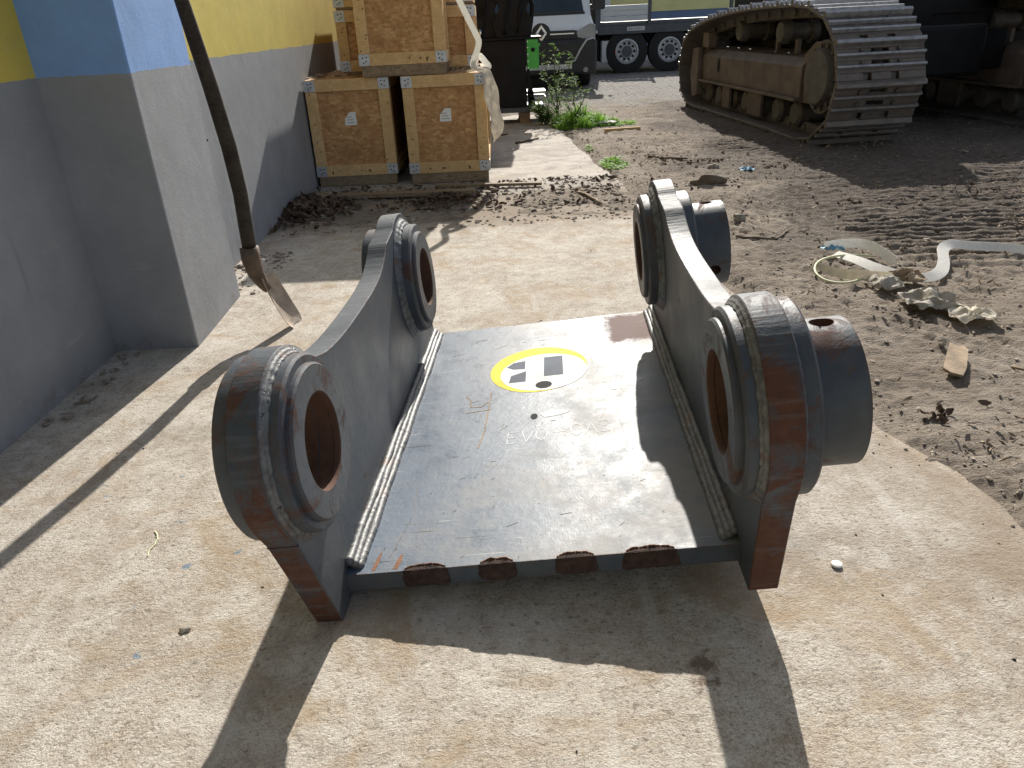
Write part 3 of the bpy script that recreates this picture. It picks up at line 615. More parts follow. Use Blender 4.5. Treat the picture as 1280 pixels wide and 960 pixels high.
# ------------------------------------------------------------------ wooden crates
def crate(x0, x1, y0, z0, z1, depth, label, yaw=0, front_label=True, skid=.085, group=None):
    w_ = x1-x0; root = empty('wooden_crate', (x0, y0, z0), R(yaw), label=label, cat='crate')
    h = z1-z0; t = .024; bw = .092; bx = lambda lo, hi, nm, mt, par=root, bv=.002: MB().box(lo, hi).build(nm, MT[mt], par, bevel=bv, seg=1)
    for y in (0.0, depth*.5-.04, depth-.085): bx((.012, y+.004, 0), (w_-.012, y+.08, skid), 'skid', 'oldwood')
    b = skid
    bx((t, t, b+.002), (w_-t, depth-t, b+.016), 'floor_panel', 'osb'); bx((t, t, h-.016), (w_-t, depth-t, h-.002), 'lid_panel', 'osb')
    for yy, s in ((t+.0005, -1), (depth-t-.0005, 1)):
        ya, yb = (yy, yy+.012) if s < 0 else (yy-.012, yy); bx((t+.001, ya, b+.018), (w_-t-.001, yb, h-.018), 'side_panel', 'osb')
    for xa in (t+.001, w_-t-.013): bx((xa, t+.014, b+.018), (xa+.012, depth-t-.014, h-.018), 'side_panel', 'osb')
    for ya, yb in ((0, t), (depth-t, depth)):       # front and back frames
        bx((0, ya, b), (w_, yb, b+bw), 'frame_board', 'pine'); bx((0, ya, h-bw), (w_, yb, h), 'frame_board', 'pine')
        bx((0, ya+.001, b+bw+.001), (bw, yb, h-bw-.001), 'frame_board', 'pine'); bx((w_-bw, ya+.001, b+bw+.001), (w_, yb, h-bw-.001), 'frame_board', 'pine')
    for xa in (-.001, w_-t+.001):                    # side frames
        for za, zb_ in ((b, b+bw), (h-bw, h)): bx((xa, t+.001, za+.001), (xa+t, depth-t-.001, zb_-.001), 'frame_board', 'pine')
        for ya in (t+.001, depth-t-bw): bx((xa, ya, b+bw+.001), (xa+t, ya+bw, h-bw-.001), 'frame_board', 'pine')
    for xa, sg in ((0, 1), (w_, -1)):
        for zc in (b+bw/2, h-bw/2):
            m = MB(); xx = (xa-.003*sg, xa+sg*.085); m.box((min(xx), -.004, zc-.043), (max(xx), 0.0, zc+.043)); xs2 = (xa-.004*sg, xa-.0012*sg)
            m.box((min(xs2), -.004, zc-.043), (max(xs2), .06, zc+.043)); c = m.build('corner_bracket', MT['zinc'], root)
            m = MB()
            for ax, az in ((.03, .015), (.055, -.01), (.035, -.022), (.06, .02)): m.tube([(xa+sg*ax, -.0055, zc+az), (xa+sg*ax, -.0035, zc+az)], .0062, 8)
            tag(m.build('screws', MT['black_hole'], c), kind='stuff')
    m = MB()
    for i in range(6):
        sx_ = random.choice((random.uniform(.015, .08), w_-random.uniform(.015, .08))); sz = random.uniform(b+bw, h-bw); m.tube([(sx_, -.001, sz), (sx_, .002, sz)], .0055, 7)
    for i in range(5): sx_ = random.uniform(.12, w_-.12); m.tube([(sx_, -.001, b+random.uniform(.02, .07)), (sx_, .002, b+.045)], .0055, 7)
    tag(m.build('screws', MT['black_hole'], root), kind='stuff')
    if front_label:
        lx, lz = w_*.5, b+(h-b)*.60; lb = MB().add([(lx-.055, t-.0025, lz-.055), (lx+.045, t-.0025, lz-.055), (lx+.045, t-.0025, lz+.05), (lx-.005, t-.0025, lz+.05), (lx-.05, t-.0025, lz-.0)]+[(lx-.055, t, lz-.055), (lx+.045, t, lz-.055), (lx+.045, t, lz+.05), (lx-.005, t, lz+.05), (lx-.05, t, lz-.0)], [(0, 1, 2, 3, 4), (9, 8, 7, 6, 5)]+[(i, (i+1) % 5, 5+(i+1) % 5, 5+i) for i in range(5)]).build('paper_label', MT['paper'], root)
        m = MB()
        for k_ in range(3): m.box((lx-.035, t-.0032, lz-.035+k_*.022), (lx+.03-.012*k_, t-.0026, lz-.030+k_*.022))
        m.build('label_print', MT['print'], lb)
    return root
crate(-1.600, -.902, 6.66, .004, .872, 1.5, 'OSB and pine crate standing on the ground against the grey wall', 0.4)
crate(-.786, -.098, 6.60, .004, .872, 1.5, 'OSB and pine crate on the ground with a white cloth over its side', -.3)
crate(-1.110, -.402, 6.62, .876, 1.62, .5, 'small OSB and pine crate on top, bridging the two lower crates', -.2, False)
crate(-1.375, -.165, 7.20, .876, 1.385, .95, 'wide low pine crate behind the top crate, resting on the lower crates', .3, False, .02)
crate(-1.370, -.175, 7.21, 1.388, 1.66, .93, 'pine crate stacked highest, on the wide low crate', .1, False, .02)
crate(-1.50, -.30, 8.30, .004, 1.72, .8, 'unseen tall OSB crate added behind the two lower crates to shade their gap and the wall', 0, False)  # added out of sight: blocks sun through the gap, shapes the wall shadow
# white strap and cloth on the right crate
def ribbon(name, pts, widths, mat, wdir=(0, 1, 0), th=.003, parent=None, twist=None, fold=0, nn=8):
    P = [Vector(p) for p in pts]; sp = []
    P2 = [P[0]*2-P[1]] + P + [P[-1]*2-P[-2]]; ws = []
    for i in range(1, len(P2)-2):
        p0, p1, p2, p3 = P2[i-1:i+3]
        for k_ in range(nn):
            t = k_/nn; sp.append(.5*((2*p1)+(-p0+p2)*t+(2*p0-5*p1+4*p2-p3)*t*t+(-p0+3*p1-3*p2+p3)*t**3)); ws.append(i-1+t)
    sp.append(P[-1]); ws.append(len(P)-1); m = MB(); v = []; f = []; K = 5
    for i, p in enumerate(sp):
        t = (sp[min(i+1, len(sp)-1)]-sp[max(i-1, 0)]).normalized(); wd = Vector(wdir if not isinstance(wdir, list) else [np.interp(ws[i], range(len(wdir)), [q[c] for q in wdir]) for c in range(3)])
        wd = (wd-t*wd.dot(t)).normalized(); nm = t.cross(wd); wv = np.interp(ws[i], range(len(widths)), widths)
        for lay in (-1, 1):
            for k_ in range(K): s = -1+2*k_/(K-1); v.append(p + wd*wv*.5*s + nm*(th*.5*lay + fold*wv*math.sin(s*5+i*.35)))
    for i in range(len(sp)-1):
        a = i*2*K; b = a+2*K
        for k_ in range(K-1): f += [(a+k_, a+k_+1, b+k_+1, b+k_), (a+K+k_, b+K+k_, b+K+k_+1, a+K+k_+1)]
        f += [(a, b, b+K, a+K), (a+K-1, a+2*K-1, b+2*K-1, b+K-1)]
    e = (len(sp)-1)*2*K; f += [tuple(list(range(0, K))+list(range(2*K-1, K-1, -1))), tuple([e+q for q in range(K)][::-1]+[e+q for q in range(K, 2*K)])]
    m.add(v, f); return m.build(name, MT[mat], parent, smooth=45)
tag(ribbon('plastic_strap', [(-.345, 6.50, 1.62), (-.29, 6.50, 1.47), (-.20, 6.50, 1.27), (-.145, 6.50, 1.155), (-.128, 6.50, 1.10), (-.15, 6.50, 1.03), (-.185, 6.51, .95), (-.175, 6.53, .915), (-.12, 6.54, .905), (-.06, 6.54, .91), (-.085, 6.55, .95), (-.13, 6.56, 1.0), (-.165, 6.56, .985), (-.17, 6.56, .91), (-.10, 6.57, .895)], [.05]*15, 'white_strap', (1, -.35, .25), .003, nn=5), 'stiff white strapping band hanging down over the crate corner', 'strap')
tag(ribbon('cloth_sheet', [(-.24, 6.66, .884), (-.14, 6.65, .890), (-.082, 6.64, .872), (-.060, 6.63, .76), (-.038, 6.62, .62), (-.016, 6.61, .48), (-.025, 6.60, .38), (-.055, 6.60, .32)], [.10, .14, .15, .17, .19, .19, .12, .02], 'cloth', (.55, .8, 0), .003, fold=.07), 'dirty white cloth draped over the edge of the crate', 'cloth')
# planks and wood in front of the crates
def plank(p0, p1, wd, th, label, mat='oldwood', z=.01, name='plank'):
    a = Vector((*p0, 0)); b = Vector((*p1, 0)); L = (b-a).length; m = MB(); n = 6
    m.box((0, -wd/2, 0), (L, wd/2, th)); o = m.build(name, MT[mat], bevel=.004, seg=1); o.location = (a.x, a.y, z); o.rotation_euler = (0, R(random.uniform(-.6, .6)), math.atan2(b.y-a.y, b.x-a.x)); return tag(o, label, 'plank')
plank((-1.36, 6.10), (-.22, 6.00), .10, .035, 'long weathered plank half covered by dead leaves before the crates', z=.015)
plank((-.55, 6.33), (.33, 6.25), .045, .022, 'narrow weathered batten lying just before the right crate', z=.02)
plank((-1.52, 5.62), (-1.40, 6.02), .12, .014, 'short grey board tilted in the leaf heap by the wall', z=.07)
o = MB().prism([(-.13, -.03), (-.06, -.038), (.10, -.035), (.125, -.02), (.115, .005), (.13, .03), (.02, .034), (-.10, .036), (-.125, .01)], 0, .01, 'z').build('plank', MT['chip']); o.location = (1.66, 2.50, .032); o.rotation_euler = (R(4), R(-3), R(58)); tag(o, 'small pale split board lying flat on the churned dirt', 'plank')

plank((1.23, 9.13), (1.66, 9.16), .035, .03, 'thin pale lath lying on the dirt near the weeds', 'pine', z=.02)
plank((1.98, 2.28), (2.08, 2.05), .07, .01, 'flat brown wood scrap on the dirt beside the boot prints', 'oldwood', z=.04)

# ------------------------------------------------------------------ loose litter (uncountable)
def ico():
    bm = bmesh.new(); bmesh.ops.create_icosphere(bm, subdivisions=1, radius=1); v = np.array([p.co[:] for p in bm.verts]); f = np.array([[q.index for q in fc.verts] for fc in bm.faces]); bm.free(); return v, f
IV, IF = ico()
def soup(name, V, F, mat, label, cat, smooth=False):
    V = np.concatenate(V); me = bpy.data.meshes.new(name); me.from_pydata(V.tolist(), [], F); me.materials.append(mat)
    o = finish(name, me, None, 0, smooth); return tag(o, label, cat, kind='stuff')
def stones(name, pts, sizes, mat, label, cat, flat=.6):
    V = []; F = []; n = 0
    for (x, y), s in zip(pts, sizes):
        v = IV*(1+rng.uniform(-.3, .3, (12, 1)))*np.array([1, rng.uniform(.6, 1), flat*rng.uniform(.6, 1)])*s
        a = rng.uniform(0, 6.28); c, sn = math.cos(a), math.sin(a); v = np.stack([v[:, 0]*c-v[:, 1]*sn, v[:, 0]*sn+v[:, 1]*c, v[:, 2]], 1)
        z = max(float(ground_z(x, y)), 0 if x < slab_edge(y) else -9); V.append(v+np.array([x, y, z+s*.22])); F += (IF+n).tolist(); n += 12
    return soup(name, V, F, mat, label, cat)
def scatter(n, x0, x1, y0, y1, cond=lambda x, y: True, bias=1.):
    out = []
    while len(out) < n:
        x = x0+(x1-x0)*rng.random(); y = y0+(y1-y0)*rng.random()**bias
        if cond(x, y): out.append((x, y))
    return out
def clustered(n, k, x0, x1, y0, y1, sp, cond):
    cs_ = scatter(k, x0, x1, y0, y1, cond, 1.4); out = []
    while len(out) < n:
        c_ = cs_[rng.integers(k)]; q_ = sp*rng.gamma(1.2, .8); a_ = rng.uniform(0, 6.28); x = c_[0]+q_*math.cos(a_)*1.4; y = c_[1]+q_*math.sin(a_)
        if cond(x, y): out.append((x, y))
    return out
on_dirt = lambda x, y: x > slab_edge(y)+.12
pts = scatter(5000, .8, 5.5, 1.2, 11, on_dirt, 1.6) + clustered(5000, 60, .9, 4.5, 1.3, 9, .16, on_dirt); stones('soil_clods', pts, rng.gamma(1.1, .0026, 10000)+.0016, MT['clod'], 'brown clods and crumbs strewn over the churned dirt', 'soil')
pts = scatter(1500, .8, 5.5, 1.2, 14, on_dirt, 1.3); stones('gravel', pts, rng.gamma(2., .0028, 1500)+.0025, MT['stone'], 'small pale stones scattered on the dirt yard', 'gravel')
pts = scatter(1300, -1.5, 1.0, 5.0, 6.6) + scatter(250, -1.72, -1.25, 2.4, 4.6, lambda x, y: x < -1.30 and not (3.05 < y < 3.85 and x < -1.4) and (y > 3.8 or x < -1.62)); stones('soil_crumbs', pts, rng.gamma(2., .0035, len(pts))+.003, MT['clod'], 'crumbs of soil lying on the slab before the crates', 'soil')
pts = []
while len(pts) < 1500:
    y = rng.uniform(1.0, 9.5); x = float(slab_edge(y))+.12-rng.exponential(.06)
    if x > -.2: pts.append((x, y))
stones('edge_crumbs', pts, rng.gamma(1.6, .0016, len(pts))+.0014, MT['clod'], 'crumbs of soil spilt along the broken edge of the slab', 'soil')
pts = scatter(70, -1.4, 1.2, .7, 4.5); stones('grit', pts, rng.gamma(2., .0009, 70)+.0012, MT['black_hole'], 'dark grit specks on the bare concrete', 'grit')
def leaves(name, pts, sizes, mat, label, cat, heap=None, curl=1.0, asp=.6):
    V = []; F = []; n = 0
    for (x, y), s in zip(pts, sizes):
        u = np.array([-1, -.33, .33, 1]); wd = np.array([.15, .9, .8, .1])*asp
        k = rng.uniform(.1, .9)*curl; v = []
        for i in range(4):
            zz = k*(u[i]**2-.3)*.6; lift = k*.35
            v += [(u[i], -wd[i], zz+lift*rng.uniform(.3, 1)), (u[i], 0, zz), (u[i], wd[i], zz+lift*rng.uniform(.3, 1))]
        v = np.array(v)*s; M_ = np.array(Matrix.Rotation(rng.uniform(0, 6.28), 3, 'Z') @ Matrix.Rotation(rng.normal(0, .5), 3, 'X') @ Matrix.Rotation(rng.normal(0, .4), 3, 'Y'))
        v = v @ M_.T; z = max(float(ground_z(x, y)), 0) + (rng.random()*heap(x, y) if heap else 0); v[:, 2] += z + .006 - min(0, v[:, 2].min())*.8; v[:, 0] += x; v[:, 1] += y; V.append(v)
        for i in range(3):
            a = n+i*3; F += [(a, a+1, a+4, a+3), (a+1, a+2, a+5, a+4)]
        n += 12
    return soup(name, V, F, mat, label, cat)
hp_ = lambda x, y: .08*math.exp(-((x+1.5)**2/.035+(y-5.75)**2/.10)) + .05*math.exp(-((x+.42)**2/.04+(y-5.75)**2/.05))
pts = [(min(-.8, max(-1.6, rng.normal(-1.48, .13))), rng.normal(5.75, .24)) for i in range(620)]
pts = [p for p in pts if p[1] < 6.5]; leaves('leaf_heap', pts, rng.uniform(.018, .042, len(pts)), MT['dead'], 'heap of dead brown leaves in the corner by the grey wall', 'leaves', hp_)
pts = [(rng.normal(-.42, .17), rng.normal(5.78, .13)) for i in range(230)] + scatter(330, -1.3, .95, 5.45, 6.55); leaves('dead_leaves', pts, rng.uniform(.012, .035, len(pts)), MT['dead'], 'dead leaves scattered before the crates', 'leaves', hp_)
pts = scatter(700, 1.0, 4.5, 1.2, 9.0, on_dirt, 1.6) + clustered(2300, 45, 1.1, 4.2, 1.4, 8, .16, on_dirt) + [(rng.normal(1.75, .25), rng.normal(4.9, .5)) for i in range(160)]; leaves('wood_chips', pts, rng.uniform(.004, .016, len(pts))*rng.uniform(.4, 1.5, len(pts)), MT['chip'], 'pale bark and wood chips strewn on the dirt', 'chips', None, .35, .35)
pts = clustered(520, 16, 1.2, 4.2, 1.8, 8, .13, on_dirt); leaves('yard_leaves', pts, rng.uniform(.006, .024, len(pts)), MT['dead'], 'dark dead leaves on the churned dirt', 'leaves')
def lid_litter():
    pts = [(rng.uniform(-1.58, -1.14), rng.uniform(6.68, 7.1)) for i in range(46)]+[(rng.uniform(-.38, -.12), rng.uniform(6.66, 7.1)) for i in range(26)]
    o = leaves('lid_leaves', pts, rng.uniform(.02, .05, len(pts)), MT['chip'], 'dry bark and leaves lying on the lids of the lower crates', 'leaves', None, .5, .4); o.location.z = .874
lid_litter()
# twigs
def twig(pts, r, label, mat='stick', name='twig', cat='twig'):
    P = []
    for i in range(len(pts)-1):
        for k_ in range(4): t = k_/4; P.append((pts[i][0]*(1-t)+pts[i+1][0]*t+random.gauss(0, r*.35), pts[i][1]*(1-t)+pts[i+1][1]*t+random.gauss(0, r*.35)))
    P.append(pts[-1]); m = MB(); m.tube([(x, y, max(float(ground_z(x, y)), 0)+r*.9) for x, y in P], [r*(1-.4*i/len(P)) for i in range(len(P))], 6)
    return tag(m.build(name, MT[mat], smooth=True), label, cat)
twig([(.60, 5.85), (.66, 5.65), (.72, 5.45)], .013, 'pale peeled stick lying on the soil behind the bracket', 'chip')
twig([(1.40, 7.28), (1.55, 7.2), (1.72, 7.05)], .012, 'dark crooked twig lying on the dirt past the grass tuft')
twig([(.18, 8.65), (.35, 8.8), (.45, 8.95)], .013, 'dark forked twig lying on the pale slab by the weeds')
twig([(-.02, 9.35), (.1, 9.4)], .012, 'short black twig lying on the slab beside the cloth')
twig([(1.38, 4.35), (1.6, 4.28), (1.75, 4.5)], .008, 'thin dark twig lying on the dirt beside the rear sleeve')
twig([(1.85, 2.45), (1.93, 2.3), (2.02, 2.18)], .006, 'thin pale root lying across the boot print', 'chip')
twig([(-1.025, 1.72), (-1.012, 1.705), (-1.003, 1.685), (-1.0, 1.66), (-1.004, 1.635), (-1.0, 1.61)], .0026, 'curled yellow thread lying on the concrete', 'cord', 'thread', 'thread')
# cap, blue scrap
m = MB(); m.lathe([(0, .0), (0, .013), (.005, .013), (.006, .011), (.006, 0)], (0, 0, 0), 'z', 20, closed=False); o = m.build('bottle_cap', MT['paper'], smooth=35); o.location = (.78, 1.44, .003); tag(o, 'small white bottle cap lying on the bare concrete', 'cap')
def crumple(name, loc, size, mat, label, cat, seed, flat=.5, sub=4, solid=False):
    if solid:
        bm = bmesh.new(); bmesh.ops.create_icosphere(bm, subdivisions=3, radius=1)
        for v in bm.verts:
            p = v.co.copy(); d = mnoise.noise(p*1.3+Vector((seed, 0, 0)))*.5 + mnoise.noise(p*3.3+Vector((0, seed, 0)))*.15
            v.co = Vector((p.x*size[0], p.y*size[1], max(-.5, p.z)*size[2]))*(.9+d)
        me = bpy.data.meshes.new(name); bm.to_mesh(me); bm.free(); me.materials.append(MT[mat]); o = finish(name, me, None, 0, 40); o.location = loc; return tag(o, label, cat)
    # a sheet crushed together: folds come from ridged noise
    n = 34; v = []; f = []
    for j in range(n):
        for i in range(n):
            u, w_ = -1+2*i/(n-1), -1+2*j/(n-1); q = Vector((u*1.0+seed*3, w_*1.0, seed)); r_ = math.hypot(u, w_); k_ = 1/max(1, r_**.5*1.05)
            rid = (1-abs(mnoise.noise(q*1.1))*2.2)*.7 + (1-abs(mnoise.noise(q*2.3))*2)*.22 + (1-abs(mnoise.noise(q*4.7))*2)*.05
            e = max(0, 1-r_*.62); dx = mnoise.noise(q*1.7+Vector((9, 0, 0)))*.5; dy = mnoise.noise(q*1.7+Vector((0, 9, 0)))*.5
            v.append(((u*k_+dx*.55)*size[0], (w_*k_+dy*.55)*size[1], max(-.1, rid*(.35+.65*e)-.15)*size[2]))
    for j in range(n-1):
        for i in range(n-1): a = j*n+i; f.append((a, a+1, a+n+1, a+n))
    o = MB().add(v, f).build(name, MT[mat], smooth=38, fix=False); o.location = loc; sm_ = o.modifiers.new('solidify', 'SOLIDIFY'); sm_.thickness = .0018; return tag(o, label, cat)
crumple('plastic_bag', (1.88, 3.10, .035), (.12, .13, .08), 'bag', 'crumpled pale plastic bag lying on the dirt past the front sleeve', 'bag', 3.1)
crumple('plastic_scrap', (1.97, 2.93, .03), (.09, .08, .06), 'cloth', 'small crumpled white plastic scrap beside the plastic bag', 'scrap', 8.3)
crumple('paper_wad', (1.80, 3.36, .045), (.075, .09, .06), 'bag', 'torn brownish paper wad lying under the white webbing', 'paper', 5.7)
crumple('paper_scrap', (1.93, 3.42, .045), (.085, .06, .07), 'chip', 'folded tan cardboard scrap next to the white webbing', 'paper', 6.2, .5, 2)
crumple('blue_wrapper', (2.05, 6.35, .035), (.07, .05, .035), 'blue_scrap', 'small bright blue wrapper lying on the track marks', 'wrapper', 1.7, .5, 3)
crumple('blue_rag', (1.78, 3.92, .05), (.06, .04, .045), 'blue_scrap', 'faded blue rag at the tied end of the webbing', 'rag', 2.9, .5, 3)
crumple('white_wrapper', (1.33, 9.7, .05), (.13, .07, .04), 'paper', 'flat white wrapper lying in the weeds', 'wrapper', 4.4, .5, 3)
crumple('stone', (1.52, 4.75, .035), (.045, .04, .035), 'stone', 'fist-sized grey stone on the dirt beside the rear sleeve', 'stone', 9.4, .5, 3, solid=True)
crumple('stone', (1.83, 6.55, .03), (.05, .045, .035), 'clod', 'brown stone beside the small blue wrapper', 'stone', 9.9, .5, 3, solid=True)
crumple('timber_chunk', (1.62, 5.92, .04), (.13, .05, .05), 'stick', 'brown chunk of broken timber on the dirt behind the bracket', 'timber', 7.7, solid=True)
crumple('pebble', (-.795, 1.33, .004), (.015, .011, .005), 'bag', 'flat beige pebble on the concrete before the left boss', 'pebble', 1.1, .5, 2, solid=True)
# webbing strap, second strap end and a cord loop
st = empty('webbing_strap', (1.8, 3.7, 0), label='long white webbing strap snaking across the dirt', cat='strap')
def child_at(o, par): o.parent = par; o.matrix_parent_inverse = Matrix.Translation(-Vector(par.location)); return o
up_ = (0, .75, .65)
child_at(ribbon('strap_band', [(1.76, 3.84, .05), (1.81, 3.70, .055), (1.87, 3.55, .045), (1.95, 3.44, .04), (2.04, 3.42, .04), (2.13, 3.48, .045), (2.21, 3.60, .055), (2.29, 3.76, .07), (2.38, 3.84, .07), (2.48, 3.83, .06), (2.62, 3.79, .055), (2.80, 3.68, .05), (3.0, 3.55, .05)], [.05, .055, .06, .062, .062, .062, .06, .06, .06, .062, .062, .062, .062], 'white_strap', [(.7, .6, .35)]*2+[(.2, .9, .4)]*3+[(-.6, .7, .35)]*3+[(0, .85, .5)]*5, .0035), st)
child_at(ribbon('strap_tail', [(1.73, 3.91, .07), (1.82, 3.93, .075), (1.93, 3.90, .08), (1.97, 3.78, .07), (1.99, 3.66, .05)], [.05]*5, 'white_strap', (.2, .5, .85), .0035), st)
tag(ribbon('loose_webbing', [(1.60, 3.72, .04), (1.64, 3.55, .045), (1.72, 3.44, .06), (1.85, 3.40, .06)], [.03, .045, .05, .04], 'cloth', (.4, .3, .85), .004), 'soiled beige webbing end lying inside the cord loop', 'strap')
m = MB(); cp = []
for i in range(40):
    t = i/39; a = math.pi*(-.15+1.45*t); cp.append((1.69-.165*math.sin(a*.92)+.19*(1-t)**3, 3.60+.19*math.cos(a), .045+.012*math.sin(7*t)))
m.tube(cp, .006, 6); tag(m.build('cord', MT['cord'], smooth=True), 'thin pale yellow cord in a loop on the dirt', 'cord')

# ------------------------------------------------------------------ weeds and grass
def leafy(mb, p, d, L, wd, droop=.3):
    d = Vector(d).normalized(); s = d.cross(Vector((0, 0, 1))); s = s.normalized() if s.length > .01 else Vector((1, 0, 0)); p = Vector(p); dn = Vector((0, 0, -1))
    a = p; b = p+d*L*.5+dn*droop*L*.1; c = p+d*L+dn*droop*L*.5
    n = len(mb.v); mb.v += [tuple(a), tuple(b+s*wd), tuple(c), tuple(b-s*wd), tuple(b+dn*wd*.3)]; mb.f += [(n, n+1, n+4), (n+1, n+2, n+4), (n+2, n+3, n+4), (n+3, n, n+4)]; mb.m += [0]*4
def weed(x, y, h, nst, label, spread=.2, dens=1.0):
    r_ = random.Random(int(x*100+y*10)); root = empty('weed_plant', (x, y, 0), label=label, cat='weed'); lf = MB()
    for s in range(nst):
        a = r_.uniform(0, 6.28); hh = h*r_.uniform(.55, 1) if s else h; lean = spread*r_.uniform(.2, 1) if s else spread*.15
        pts = [Vector((lean*math.cos(a)*t**1.4+.012*math.sin(t*9+s), lean*math.sin(a)*t**1.4, hh*t-.02)) for t in [i/8 for i in range(9)]]
        sm = MB(); sm.tube(pts, [.007*(1-.8*i/8)+.0015 for i in range(9)], 5)
        for k_ in range(int(46*hh/h*dens)):
            t = r_.uniform(.08, 1); i = min(7, int(t*8)); p = pts[i].lerp(pts[i+1], t*8-i); b = r_.uniform(0, 6.28); L = r_.uniform(.03, .09)*(1.25-.7*t)
            e = p+Vector((math.cos(b)*L*1.4, math.sin(b)*L*1.4, L*r_.uniform(.1, 1.2))); sm.tube([p, e], [.002, .0012], 4, cap=False)
            for j in range(5):
                q = p.lerp(e, .35+.65*j/4); leafy(lf, q, (math.cos(b+r_.gauss(0, 1)), math.sin(b+r_.gauss(0, 1)), r_.uniform(-.1, .8)), r_.uniform(.025, .06)*(1.2-.5*t), r_.uniform(.005, .012))
        sm.build('stem', MT['stem'], root, smooth=True, fix=False)
    lf.build('foliage', MT['leaf'], root, fix=False); return root
weed(.78, 10.45, .98, 4, 'tall thin weed growing beside the green cover', .28, 1.0)
weed(.98, 9.95, .62, 3, 'shorter leafy weed growing before the white van', .22, 1.2)
weed(.62, 10.25, .30, 6, 'low bushy weed at the foot of the black machine', .25, 1.3)
def grass(x, y, rx, ry, n, h, label, name='grass_tuft'):
    r_ = random.Random(int(x*77+y*13)); m = MB()
    for i in range(n):
        a = r_.uniform(0, 6.28); q = math.sqrt(r_.random()); px, py = rx*q*math.cos(a), ry*q*math.sin(a); b = r_.uniform(0, 6.28); L = h*r_.uniform(.3, 1)*(1-.65*q)*(.75+.5*math.sin(px*17+1)*math.sin(py*13)); l = r_.uniform(.2, .8)*L; wd = r_.uniform(.0025, .006)
        d = Vector((math.cos(b), math.sin(b), 0)); s = Vector((-d.y, d.x, 0))*wd; p0 = Vector((px, py, -.01)); p1 = p0+d*l*.35+Vector((0, 0, L*.65)); p2 = p0+d*l+Vector((0, 0, L*.8))
        n0_ = len(m.v); m.v += [tuple(p0-s), tuple(p0+s), tuple(p1+s*.8), tuple(p1-s*.8), tuple(p2)]; m.f += [(n0_, n0_+1, n0_+2, n0_+3), (n0_+3, n0_+2, n0_+4)]; m.m += [0, 0]
        if r_.random() < .4: leafy(m, p1, (d.x, d.y, .3), r_.uniform(.03, .06), r_.uniform(.008, .016))
    o = m.build(name, MT['grass'], fix=False); o.location = (x, y, .015); return tag(o, label, 'grass', kind='stuff')
grass(1.02, 9.95, .36, .48, 2300, .40, 'lush green grass at the foot of the weeds', 'grass')
grass(1.40, 9.80, .34, .26, 700, .17, 'low grass spreading on the dirt beside the weeds', 'grass')
grass(1.04, 7.05, .12, .28, 420, .10, 'small tuft of grass at the broken slab edge', 'grass')
grass(.92, 8.0, .05, .12, 60, .06, 'sparse blades of grass along the slab edge', 'grass')

# ------------------------------------------------------------------ black machine attachment with green cover
at = empty('machine_attachment', (.05, 10.5, 0), label='black steel machine attachment with a bright green cover behind the crates', cat='machine')
def rel(o, par=at): o.parent = par; o.matrix_parent_inverse = Matrix.Translation(-Vector(par.location)); return o
bk = MT['black']
rel(MB().box((-.42, 10.45, .20), (.385, 11.1, 1.02)).build('housing', bk, bevel=.008))
rel(MB().box((-.46, 10.40, 1.02), (.60, 11.15, 1.045)).build('top_plate', bk, bevel=.004))
rel(MB().box((-.5, 10.42, .14), (.62, 11.15, .20)).build('base_frame', MT['truck_grey'], bevel=.004))
for x in (-.45, .28): rel(MB().box((x, 10.46, .0), (x+.14, 11.1, .14)).build('skid', MT['oldwood'], bevel=.004))
gc = rel(MB().prism([(.405, .665), (.545, .665), (.555, .70), (.555, .925), (.575, .935), (.575, .965), (.55, .965), (.545, 1.015), (.405, 1.015)], 10.41, 10.62, 'y').build('green_cover', MT['green'], bevel=.006))
MB().box((.455, 10.407, .87), (.505, 10.4105, .915)).build('opening', MT['black_hole'], gc)
m = MB()
for z in (.68, .76, .84, .92, .99): m.tube([(.412, 10.40, z), (.412, 10.412, z)], .009, 6)
m.build('bolt', MT['chrome'], gc)
rel(MB().prism([(.40, .22), (.50, .22), (.43, .66), (.40, .66)], 10.5, 10.56, 'y').build('gusset', bk))
for z in (.29, .36): rel(MB().box((.39, 10.5, z), (.64, 10.9, z+.03)).build('step', MT['silver'], bevel=.003))
# upright plates with cut-outs and ribs above the box
for x0, x1, yy in ((-.33, .02, 10.55), (.02, .42, 10.48)):
    poly = [(x0, 1.045), (x1+.03, 1.045), (x1+.08, 1.22), (x1-.01, 1.36), (x1+.10, 1.62), (x1+.14, 2.0), (x0+.06, 2.0), (x0-.03, 1.6), (x0+.06, 1.38), (x0-.04, 1.22)]
    rel(MB().prism(poly, yy, yy+.05, 'y').build('side_plate', bk, bevel=.006)); rel(MB().prism(poly, yy+.35, yy+.40, 'y').build('side_plate', bk, bevel=.006))
for (xa, za, xb, zb_) in ((.12, 1.08, .20, 1.5), (.29, 1.1, .36, 1.48), (-.14, 1.3, -.05, 1.75), (-.27, 1.1, -.22, 1.4)):
    rel(MB().tube([(xa, 10.46, za), (xb, 10.46, zb_)], .018, 8).build('rib', bk, smooth=True))
for x, z in ((.06, 1.22), (.14, 1.17), (.30, 1.17), (-.18, 1.22)): rel(MB().lathe([(-.02, .0), (-.02, .05), (.02, .05), (.02, 0)], (x, 10.47, z), 'y', 20, closed=False).build('pin_cap', bk, smooth=30))
rel(MB().tube([(-.18, 10.5, 1.045), (-.18, 10.5, 1.17)], .02, 10).build('lifting_pin', MT['chrome'], smooth=True))
rel(MB().tube([(.42, 10.6, 1.6), (.5, 10.6, 1.4), (.47, 10.6, 1.2), (.44, 10.62, 1.05)], .03, 10).build('hose', bk, smooth=True))
